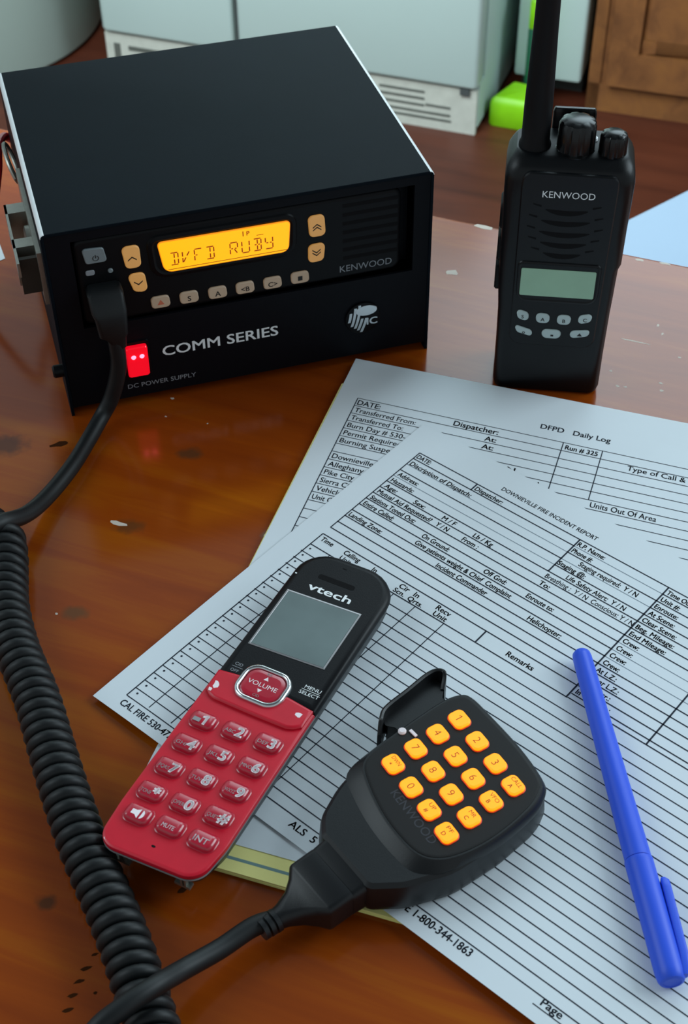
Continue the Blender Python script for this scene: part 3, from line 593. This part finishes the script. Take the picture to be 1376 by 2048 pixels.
def clip_y(poly, y0, y1):
    def half(P, f, y):
        out = []
        for i in range(len(P)):
            a, c = P[i-1], P[i]; ia, ic = f(a[1]), f(c[1])
            if ia != ic:
                t_ = (y-a[1])/(c[1]-a[1]); out.append((a[0]+t_*(c[0]-a[0]), y))
            if ic: out.append(c)
        return out
    return half(half(poly, lambda q: q >= y0, y0), lambda q: q <= y1, y1)
b = MB(); b.prism(clip_y(full, 89.8, 300), [(1.2, 16.5), (.3, 17.4), (0, 18.6), (.5, 20), (1.6, 20.9), (3.2, 21.3)])
b.prism(fillet([(-16, 156.2), (1.8, 156.2), (1.8, 159), (-16, 159)], 1.2), [(0, 21.25), (0, 21.35)], 1)
b.box(-8.5, -6.5, 166, 166.6, 21.2, 21.34, 1)
b.build('upper_cover', [M['phone_black'], M['hole']], ph)
b = MB(); b.prism(clip_y(full, -50, 89.6), [(1.0, 17.6), (.2, 18.4), (0, 19.4), (.3, 20.4), (1.0, 20.8)])
b.prism([(-5.9+.9*math.cos(2*PI*k/12), 8+.5*math.sin(2*PI*k/12)) for k in range(12)], [(0, 20.78), (0, 20.86)], 1)
blobm = [(-24.6, 2.6), (-22.4, 1.9), (-23.2, 4), (-25.6, 6)]
b.add([(x, y, 20.6) for x, y in blobm], [(0, 1, 2, 3)], 2)
b.build('lower_cover', [M['red_plastic'], M['hole'], M['wear']], ph)
b = MB(); b.rings([[(x, y, 17.2) for x, y in inset(clip_y(full, -50, 92), .2)], [(x, y, 17.7) for x, y in inset(clip_y(full, -50, 92), 0)], [(x, y, 18.2) for x, y in inset(clip_y(full, -50, 92), .25)]]); b.build('edge_trim', M['silver_trim'], ph)
# soft-key bar (raised, curved lower edge)
b = MB(); low = [(-27.4+ (44.8)*i/16, 77.2+.035*abs(i-8)**1.4*.6+(3.2 if i in (0, 16) else (1.0 if i in (1, 15) else 0))) for i in range(17)]
upb = [(17.6, 90.0), (6, 91.6), (-6.6, 92.4), (-16, 93.2), (-27.6, 91.6)]
b.prism(low+upb, [(0, 20.2), (0, 21.6), (.5, 22.2), (1.2, 22.4)]); 
blob(b, 13.6, 85.2, 1.5, 1, 0, 1, 22.45); blob(b, -24, 83.6, 1.6, 1.6, .3, 1, 22.45); blob(b, -25, 80.6, .8, 1.6, .5, 1, 22.45)
b.build('soft_key_bar', [M['red_plastic'], M['wear']], ph)
# navigation pad with chrome ring
nx, ny = -6.5, 91.6
b = MB(); o1 = rrect(nx-11.2, nx+11.2, ny-9.6, ny+9.6, 7, 8); b.rings([[(x, y, z) for x, y in inset(o1, d)] for d, z in ((0, 20.5), (0, 22.6), (.5, 23.5), (1.5, 23.7), (2.2, 23.0), (2.3, 21.5))], cap0=False, cap1=False)
nv = b.build('navigation_ring', M['chrome'], ph, sharp=60)
b = MB(); b.prism(rrect(nx-8.9, nx+8.9, ny-7.3, ny+7.3, 5, 8), [(0, 21), (0, 22.4), (.5, 23), (2, 23.3)])
b.text('VOLUME', nx, ny-1.4, 2.3, 13.5, 1, X=T(0, 0, 23.36), align='C'); b.add([(nx-1.1, ny+2.4, 23.36), (nx+1.1, ny+2.4, 23.36), (nx, ny+4.4, 23.36)], [(0, 1, 2)], 1); b.add([(nx-1.1, ny-2.6, 23.36), (nx, ny-4.4, 23.36), (nx+1.1, ny-2.6, 23.36)], [(0, 1, 2)], 1)
b.text('REDIAL'[:2], nx, ny+5.0, 1.5, None, 2, X=T(0, 0, 23.33), align='C'); b.text('CID', nx, ny-6.6, 1.3, None, 2, X=T(0, 0, 23.33), align='C')
b.build('navigation_pad', [M['red_key'], M['wear'], M['silver_trim']], ph)
# display
b = MB(); dp = [(-23.2, 110.4), (10.4, 112.2), (10.4, 144.8), (-23.4, 143.4)]
b.prism(dp, [(-.9, 21.2), (-.9, 21.5), (-.2, 21.6), (0, 21.4)], 1); b.prism(dp, [(0, 21.3), (0, 21.5)]); b.build('display', [M['lcd_phone'], M['silver_trim']], ph, smooth=False)
b = MB(); b.text('vtech', -17, 148.6, 4.2, 20.6, X=T(0, 0, 21.36), bold=.035); b.build('brand_lettering', M['white_print'], ph)
b = MB(); b.text('MENU', 8.4, 99.4, 1.8, 7.4, X=T(0, 0, 21.36)); b.box(7.6, 16, 98.6, 98.8, 21.3, 21.37); b.text('SELECT', 7.4, 96.2, 1.8, 9, X=T(0, 0, 21.36)); b.build('menu_lettering', M['white_print'], ph)
b = MB(); b.text('CID', -23.4, 97.2, 1.6, 3.6, X=T(0, 0, 21.36)); b.box(-24, -19, 96.2, 96.4, 21.3, 21.37); b.text('OFF', -23.6, 93.6, 1.6, 3.6, X=T(0, 0, 21.36)); b.build('key_lettering', M['grey_print'], ph)
b = MB(); b.box(-26.2, -22.4, 154.4, 155, 20.6, 21.2); b.build('status_lamp', M['white_print'], ph)
def pkey(x, y, big, small, h=None):
    w, hh = 11.2, 8.2; b = MB(); po = fillet([(x-w/2, y-hh/2), (x+w/2, y-hh/2), (x+w/2, y+hh/2), (x-w/2, y+hh/2)], [3.0, 3.2, 2.4, 2.4], 5)
    n = len(po); rings = []
    for d, z in ((-.5, 20.7), (0, 21.0), (.2, 22.0), (.9, 22.8), (2.0, 23.1)):
        rings.append([(px, py, z-.06*(py-y if z > 21.5 else 0)) for px, py in inset(po, d)])
    b.rings(rings)
    zf = lambda px, py, z=0: (px, py, 23.16-.06*(py-y))
    if big == 'spk':
        b.add([zf(px, py) for px, py in ((x-2.4, y-1.6), (x-.6, y-1.6), (x+1, y-2.8), (x+1, y+1.6), (x-.6, y+.6), (x-2.4, y+.6))], [(0, 1, 2, 3, 4, 5)], 1)
        b.add([zf(x+1.6+1.5*math.cos(a), y-.6+2.1*math.sin(a)) for a in [-1.4+i*.35 for i in range(9)]], [tuple(range(9))], 1)
    elif small is None:
        b.text(big, x, y-2.2, 2.8 if big == 'INT' else 2.0, 6.2 if big == 'INT' else 5.4, 1, fn=zf, align='C', bold=.02)
    else:
        b.text(big, x+1.3, y-3.0, 4.7, None, 1, fn=zf, bold=.06)
        if small: b.text(small, x-3.6, y-2.4, 1.8, min(4.6, 1.5*len(small)), 1 if small == '=' else 2, fn=zf)
        if big == '1': b.add([zf(*q) for q in ((x-3.6, y-2.6), (x-.4, y-2.6), (x-.4, y-.6), (x-3.6, y-.6))], [(0, 1, 2, 3)], 2)
    b.build('key', [M['red_key'], M['wear'], M['silver_trim']], ph)
for r, row in enumerate([[('1', ''), ('2', 'ABC'), ('3', 'DEF')], [('4', 'GHI'), ('5', 'JKL'), ('6', 'MNO')], [('7', 'PQRS'), ('8', 'TUV'), ('9', 'WXYZ')], [('*', 'TONE'), ('0', 'OPER'), ('#', 'QUIET')]]):
    for c, (bg_, sm) in enumerate(row): pkey((-19.6, -5.4, 9.0)[c], 66.2+(0, 1.2, 2.2)[c]*.9-12.75*r, bg_, sm)
pkey(-18.4, 17.0, 'spk', None); pkey(-4.7, 17.9, 'MUTE', None); pkey(9.3, 18.2, 'INT', None)
for x, y in ((-18.5, 3.6), (7.5, 5.2)):
    b = MB(); b.box(x-3.4, x+3.4, y-.6, y+2.2, 7.6, 9.0); b.box(x-.5, x+.5, y-.8, y+1, 9.0, 15); b.box(x+1.2, x+2.0, y-.8, y+1, 9.0, 15); b.build('charging_contact', M['steel'], ph)

# ------------------------------------------------------------------ hand microphone with coiled cord
MX = Vector((-6.4, 279.3, 0)); MA = math.radians(37.615-90)
mc = thing('hand_microphone', 'dark grey hand microphone with sixteen lit amber keys and a coiled cord', 'microphone', (MX.x, MX.y, 0), MA)
BZ = 4.6
def mx_out(k):
    """body outline at the top face, shrunk/grown a little by k"""
    return fillet([(-17.2-k, 8.4), (11.4+k, 8.0), (19.5+k, 19), (26.4+k, 37), (27.6+k, 59.5), (26.0+k, 79.5+k*.5), (20.8+k, 89.5+k), (2, 95.4+k), (-20, 97.2+k), (-34-k, 97+k), (-37-k, 84), (-36.6-k, 50), (-31-k, 27), (-24.6-k, 14)],
                  [5, 5, 20, 30, 40, 18, 10, 80, 60, 12, 20, 40, 40, 12], 6)
po = mx_out(0)
b = MB()
b.prism(po, [(2.2, BZ), (.4, BZ+1.4), (-.6, BZ+5), (-.2, BZ+9), (0, BZ+12.5), (.6, BZ+15.4), (2.2, BZ+16.9)])
# neck and strain relief blocks
def ms(y, xl, xr, z0, z1, r): 
    return [(x, y, z) for x, z in rrect(xl, xr, z0, z1, r, 4)]
b.rings([ms(11, -16.6, 11, BZ+1, BZ+16.0, 3), ms(6, -16.2, 10.6, BZ+1, BZ+15.2, 3), ms(3, -16, 10, BZ+.8, BZ+14.2, 2.5)][::-1])
b.build('body', M['mic'], mc)
b = MB()
b.rings([ms(3.2, -15.8, 9.9, BZ+.6, BZ+15.2, 2.5), ms(-6.5, -15.6, 9.8, BZ+.4, BZ+15.0, 2.5), ms(-7.4, -15.4, 9.6, BZ+.4, BZ+14.4, 2.5), ms(-10, -12.6, 6.4, BZ+.6, BZ+12.8, 3), ms(-14, -9.8, 3, BZ+1, BZ+11.6, 3.4), ms(-19, -8.6, 0.2, BZ+1, BZ+10.2, 4), ms(-22, -8.4, -.8, BZ+1, BZ+9.4, 3.8)][::-1])
for k in range(3): b.tube([(-4.5, -21.5-2.6*k, BZ+5.2), (-4.5, -23.3-2.6*k, BZ+5.2)], 4.6-.2*k, 14)
b.build('cord_boot', M['mic'], mc)
def closed(P, per=5):
    out = []; n = len(P); Q = [Vector((*p, 0)) for p in P]
    for i in range(n):
        a_, b_, c_2, d_ = Q[i-1], Q[i], Q[(i+1) % n], Q[(i+2) % n]
        for k in range(per):
            t_ = k/per; q = 0.5*((2*b_)+(c_2-a_)*t_+(2*a_-5*b_+4*c_2-d_)*t_*t_+(3*b_-a_-3*c_2+d_)*t_**3); out.append((q.x, q.y))
    return out
arc_t = [(-31, 39.5), (-22.4, 34.6), (-7.4, 30.2), (6.6, 29), (15.4, 30.6), (21.5, 36.5)]; arc_b = [(-32.6, 33.4), (-22.6, 28.6), (-8, 25.2), (6.4, 24.2), (16.8, 25.6), (23.4, 33.5)]
side_t = [(25.0, 47), (26.2, 60), (24.8, 76), (21.8, 84.6), (17, 89.4), (2, 92.8), (-17, 94.4), (-29, 94.6), (-33.2, 91.5), (-35, 83), (-34.8, 66), (-34, 49)]
side_b = [(26.0, 46), (27.2, 60), (25.9, 76.6), (22.8, 85.6), (17.8, 90.4), (2, 93.9), (-17, 95.5), (-29.8, 95.8), (-34.3, 92.2), (-36.2, 83), (-36, 66), (-35.4, 48)]
pt_, pb_ = closed(arc_t+side_t), closed(arc_b+side_b)
b = MB(); b.rings([[(x, y, BZ+14.5) for x, y in pb_], [(x, y, BZ+16.9) for x, y in pb_], [(x, y, BZ+19.5) for x, y in pt_], [(x, y, BZ+20.0) for x, y in inset(pt_, .5)]])
b.build('keypad_plateau', M['mic'], mc)
b = MB(); b.prism(pt_, [(1.1, BZ+19.6), (1.3, BZ+20.15), (1.8, BZ+20.25)]); b.build('keypad_panel', M['mic_panel'], mc)
b = MB(); b.text('KENWOOD', -17.6, 37.6, 3.7, 27, X=T(0, 0, BZ+20.3) @ Matrix.Rotation(math.radians(-6), 4, 'Z')); b.build('lettering', M['dim_print'], mc)
keys = {'1': (-23.2, 82.8), '2': (-10.9, 81.3), '3': (1.4, 79.7), 'CALL/A': (13.2, 78.1), '4': (-23.2, 71.5), '5': (-10.8, 69.9), '6': (1.3, 68.3), 'VFO/B': (13.2, 66.8), '7': (-23.1, 60.1), '8': (-10.8, 58.5), '9': (1.5, 57), 'MR/C': (13.4, 55.5), 'DWN/*': (-22.9, 48.5), '0': (-10.4, 47.1), 'UP/#': (1.6, 45.9), 'PF/D': (13.4, 44.3)}
zk = BZ+20.2; KR = math.radians(-6.5)
for s, (x, y) in keys.items():
    b = MB(); X = T(x, y, 0) @ Matrix.Rotation(KR, 4, 'Z')
    b.prism(rrect(-4.15, 4.15, -3.5, 3.5, 2.2, 5), [(-.45, zk-.6), (-.4, zk+.15), (-.1, zk+.3)], 1, X=X)
    b.prism(rrect(-4.15, 4.15, -3.5, 3.5, 2.2, 5), [(0, zk-.4), (0, zk+1.0), (.5, zk+1.5)], 0, X=X)
    Z = X @ T(0, 0, zk+1.54)
    if '/' in s:
        a, c = s.split('/'); b.text(a, 0, .7, 1.75, min(5.6, 1.65*len(a)), 2, X=Z, align='C'); b.text(c, 0 if c != '*' else -.2, -2.3, 1.8, None, 2, X=Z, align='C', bold=.02)
    else: b.text(s, 0, -1.75, 3.3, None, 2, X=Z, align='C', bold=-.01)
    b.build('key', [M['mic_key'], M['mic_key_rim'], M['mic_ink']], mc)
b = MB(); b.lathe([(1.7, 0), (1.7, .8), (1.1, 1.4)], 12, X=T(-33.0, 61.4, BZ+19.9)); b.box(-31.4, -27.6, 63.6, 64.8, BZ+20.2, BZ+20.9, 0); b.build('indicator_lamp', M['wear'], mc)
# hanger clip: a web standing off the left side with both ends folded back towards the body
b = MB(); b.prism(fillet([(-33, 65), (-33, 86), (-39.6, 87.4), (-44, 92), (-49, 91), (-47.6, 65.5), (-43, 61.5), (-40, 64)][::-1], [1, 2, 1, 2, 2, 1, 1, 0][::-1], 3), [(0, 9), (0, 18.5), (.8, 19.2)])
wp = spline([(-40.2, 55.6), (-43.6, 59.2), (-46.9, 64.5), (-48.3, 77), (-49.6, 88), (-48.9, 93.2), (-46, 94.8), (-42.2, 90.6)], 5); sec = []
for i, p in enumerate(wp):
    d_ = (wp[min(i+1, len(wp)-1)]-wp[max(i-1, 0)]).normalized(); nn_ = Vector((-d_.y, d_.x)); tt = i/(len(wp)-1); top_z = 24.5-4.5*max(0, abs(tt-.5)-.36)/.14; w_ = 1.0
    sec.append([(p.x+nn_.x*w_, p.y+nn_.y*w_, 8.5), (p.x-nn_.x*w_, p.y-nn_.y*w_, 8.5), (p.x-nn_.x*w_*.8, p.y-nn_.y*w_*.8, top_z-.5), (p.x, p.y, top_z), (p.x+nn_.x*w_*.8, p.y+nn_.y*w_*.8, top_z-.5)])
b.rings(sec); b.build('hanger_clip', M['mic'], mc, sharp=50)
# cords: drawn in table coordinates, then moved into the microphone's own frame
INV = (T(MX.x, MX.y, 0) @ Matrix.Rotation(MA, 4, 'Z')).inverted()
BOX = T(-140.8, 566.5, 0) @ Matrix.Rotation(BT, 4, 'Z')
lead = spline([(-26.8, 269.9, 9.6), (-35, 266.6, 10), (-46.2, 257.6, 11), (-57.8, 247.6, 15.5), (-67, 237, 23), (-76.2, 229, 24.6), (-86, 221, 22), (-96, 206, 12), (-92, 188, 5), (-78, 180, 6), (-66, 190, 9)], 8)
b = MB(); b.X = INV; b.tube(lead, 3.8, 14)
b.build('straight_cord', M['cord'], mc)
plug_out = BOX @ Vector((28.2, -9.5, 48))
lead2 = spline([(-112.6, 565.6, 58), (-112.0, 565.2, 46), (-112.3, 564.9, 35.8), (-114.8, 564.2, 24.9), (-118.8, 562.8, 14), (-123.6, 558.5, 7), (-128.6, 544, 4.6), (-134.6, 522.5, 5), (-143, 500, 6.5), (-150, 481.5, 12), (-158, 468, 20), (-167, 461, 20), (-176, 462, 14)], 8)
b = MB(); b.X = INV; b.tube(lead2, 4.1, 14)
b.build('straight_cord', M['cord'], mc)
cpath = spline([(-180, 474, 10), (-168, 474, 10), (-159.5, 467, 10), (-155.4, 456, 9.8), (-153.2, 444, 9.6), (-149.8, 424.8, 9.6), (-142, 401.5, 9.6), (-129.4, 374, 9.6), (-119.6, 348.2, 9.6), (-110.2, 324, 9.6), (-100.4, 301.1, 9.6), (-89.6, 279.6, 9.6), (-80, 259.2, 9.6), (-72.4, 240, 9.6), (-67, 226, 9.6), (-62, 208, 9.6), (-63, 194, 9.4)], 30)
L = [0.0]
for p, q in zip(cpath, cpath[1:]): L.append(L[-1]+(q-p).length)
def at(s):
    for i in range(len(L)-1):
        if L[i+1] >= s: t_ = (s-L[i])/max(1e-9, L[i+1]-L[i]); return cpath[i].lerp(cpath[i+1], t_), (cpath[i+1]-cpath[i]).normalized()
    return cpath[-1], (cpath[-1]-cpath[-2]).normalized()
hel = []; pitch_c = 5.9; nn = 20; tot = L[-1]-.01; steps = int(tot/pitch_c*nn)
for i in range(steps):
    s = tot*i/steps; p, d = at(s); side = Vector((d.y, -d.x, 0)).normalized(); upv = side.cross(d)
    a = 2*PI*i/nn; R1 = 7.1 + (1.3*math.exp(-((s-18)/14)**2)); hel.append(p+R1*(math.cos(a)*side+math.sin(a)*upv)+Vector((0, 0, R1-7.1)))
b = MB(); b.X = INV; b.tube(hel, 2.85, 12); b.build('coiled_cord', M['cord'], mc)
# plug in the front of the radio
b = MB(); b.X = INV @ BOX
def ps(z, x0, x1, y0, y1, r): return [(x, y, z) for x, y in rrect(x0, x1, y0, y1, r, 4)]
b.rings([ps(47, 25.4, 32.2, -12.6, -5.4, 2.5), ps(53, 22.5, 32.8, -13.5, -3.5, 3), ps(55.5, 19.4, 33.6, -14, -2.4, 2.5), ps(66, 18.4, 34.4, -14, 1.0, 2.5), ps(69, 17.4, 34.6, -13, 1.8, 2.2), ps(76.5, 17.0, 34.6, -8, 1.8, 2), ps(78, 18.0, 33.6, -5, 1.6, 2)])
b.build('plug', M['cord'], mc)

# ------------------------------------------------------------------ blue pen
pa, pb = Vector((101.0, 396.6, 0)), Vector((114.2, 243.6, 0)); d = (pb-pa).normalized(); PL = (pb-pa).length
pen = thing('ballpoint_pen', 'blue capped pen lying on the white form, clip towards the camera', 'pen', pa, math.atan2(d.y, d.x)-PI/2+PI)
# local: pen runs from the rounded tail at y=0 towards -y
RX = Matrix.Rotation(PI/2, 4, 'X')
JT = 103.5
prof = [(1.2, 0), (2.8, .5), (3.8, 1.7), (4.15, 4), (4.4, 25), (4.9, 75), (5.2, JT)]
z0 = 3.9+5.3
b = MB(); b.lathe([(r, z) for r, z in prof], 32, X=T(0, 0, z0) @ RX); b.build('barrel', M['blue_pen'], pen)
b = MB(); b.lathe([(5.45, JT+.4), (5.55, JT+1.2), (5.5, JT+2), (5.4, PL-4), (5.0, PL-1.4), (4.4, PL-.4), (3.4, PL), (3.1, PL-.35)], 32, X=T(0, 0, z0) @ RX)
cap = b.build('pen_cap', M['blue_pen'], pen)
# after RX the lathe axis points to -y; the clip sits on the pen's right-hand side as seen in the photo
b = MB(); b.rings([[(x, -y, z) for x, z in rrect(-w, w, z0-1.9, z0+1.9, 1.2, 3)] for y, w in []] or
    [[(5.0+e+px, -y, z0+1.6+pz_) for px, pz_ in rrect(-1.7*s, 1.7*s, -2.0*s, 2.0*s, .9*s, 3)] for y, e, s in ((JT+9.5, 1.7, .5), (JT+11, 2.0, .95), (JT+14, 2.0, 1), (PL-10, 1.2, 1), (PL-3, .2, 1), (PL-1.5, -.6, .8))][::-1])
b.build('clip', M['blue_pen'], cap)

# ------------------------------------------------------------------ kitchen beyond the table
FA = math.radians(-20)
# refrigerator: local x runs right along the front, origin at the right front corner, y goes back
fr = thing('refrigerator', 'white two-door refrigerator with a louvred base grille, behind the base radio', 'refrigerator', (225.2, 2154.2, FZ), FA)
FWD = 684
b = MB(); b.box(-FWD, 0, 45, 640, 90, 1750); b.box(-FWD, 0, 18, 640, 12, 90); b.box(-FWD+20, -20, 60, 600, 0, 14); b.build('body', M['white_enamel'], fr)
for x0, x1 in ((-FWD, -432), (-424, 0)):
    b = MB(); b.prism(rrect(x0, x1, 0, 40, 9, 4), [(3, 87), (0, 92), (0, 1740), (3, 1745)]); b.build('door', M['white_enamel'], fr)
b = MB(); b.box(-434, -422, 12, 44, 92, 1740); b.box(-FWD+4, -4, 14, 46, 84, 95); b.build('gasket', M['gap'], fr)
b = MB(); b.box(-FWD, -2, 10, 20, 0, 80)
for x0, x1, z0, z1 in [(-172, -92, 62, 66), (-172, -92, 50, 54), (-172, -92, 38, 42), (-172, -46, 26, 30), (-172, -44, 16, 20), (-90, -46, 40, 44), (-420, -200, 26, 30), (-420, -200, 40, 44), (-640, -470, 52, 60)]: b.box(x0, x1, 9.2, 10.2, z0, z1, 1)
b.box(-30, -14, 4, 10, 72, 84, 2); b.box(-668, -656, 8.6, 10, 30, 62, 1)
b.build('base_grille', [M['offwhite'], M['slot'], M['gap']], fr, smooth=False)
# water heater
wh = thing('water_heater', 'tall round white tank at the left, beside the refrigerator', 'water heater', (-752, 2612, FZ))
b = MB(); b.lathe([(296, 6), (300, 12), (300, 1500), (270, 1540)], 96); b.build('tank', M['heater'], wh)
b = MB(); b.lathe([(280, 0), (280, 10)], 48); b.build('base_ring', M['gap'], wh)
# white appliance and wooden cabinet in one run
CA = math.radians(-18)
ap = thing('kitchen_appliance', 'white kitchen appliance front in the gap between refrigerator and wooden cabinet', 'appliance', (301, 2290, FZ), CA)
b = MB(); b.prism(rrect(0, 116, 0, 500, 6, 3), [(2, 46), (0, 50), (0, 860)]); b.build('front_panel', M['white_enamel'], ap)
b = MB(); b.box(4, 112, 60, 480, 0, 48); b.build('toe_kick', M['gap'], ap)
cb = thing('wooden_cabinet', 'brown wooden kitchen cabinet with a framed panel door, far right', 'cabinet', (424, 2252, FZ), CA)
b = MB(); b.box(0, 560, 4, 520, 0, 880); b.box(0, 20, 0, 6, 0, 880); b.box(0, 560, 0, 6, 0, 50); b.build('carcass', M['cabinet'], cb)
b = MB(); b.box(32, 80, -16, 3, 56, 860); b.box(480, 528, -16, 3, 56, 860); b.box(80, 480, -16, 3, 56, 116); b.box(80, 480, -16, 3, 800, 860)
b.prism(rrect(76, 484, 112, 804, 2, 2), [(0, 0), (0, 2), (14, 9), (30, 11)], X=FRONT)
b.build('door', M['cabinet'], cb)
# lime green bag on the floor, green upright sack
b = MB(); po = fillet([(-40, 0), (40, -4), (46, 66), (-14, 74)], 8, 4)
b.prism(po, [(2, 0), (0, 4), (0, 40), (3, 48), (8, 52)])
o = b.build('floor_bag', M['lime'], loc=(287, 2186, FZ), rot=math.radians(-18)); tag(o, 'lime green bag lying on the floor beside the refrigerator', 'bag')
gb = thing('upright_box', 'tall narrow dark green box with lime top, behind the antenna', 'box', (327, 2268, FZ), CA)
b = MB(); b.prism(rrect(-8, 20, -16, 12, 4, 3), [(2, 0), (0, 4), (0, 142), (1, 144)]); b.build('lower_part', M['dkgreen'], gb)
b = MB(); b.prism(rrect(-8, 20, -16, 12, 4, 3), [(1, 144), (0, 146), (0, 190), (2, 193)]); b.build('lid', M['lime'], gb)
# pale blue padded stool
SA = math.atan2(60.4, 77.7)
st = thing('padded_stool', 'pale blue padded stool seat past the table edge, at the right', 'stool', (312, 1231, FZ), SA)
b = MB(); b.prism(rrect(-190, 190, -370, 0, 30, 5), [(6, 402), (0, 410), (0, 438), (4, 447), (12, 450)]); b.build('seat', M['skyblue'], st)
for x, y in ((-160, -340), (160, -340), (-160, -30), (160, -30)):
    b = MB(); b.prism(rrect(x-16, x+16, y-16, y+16, 4, 2), [(3, 0), (0, 40), (0, 405)]); b.build('leg', M['cabinet'], st)
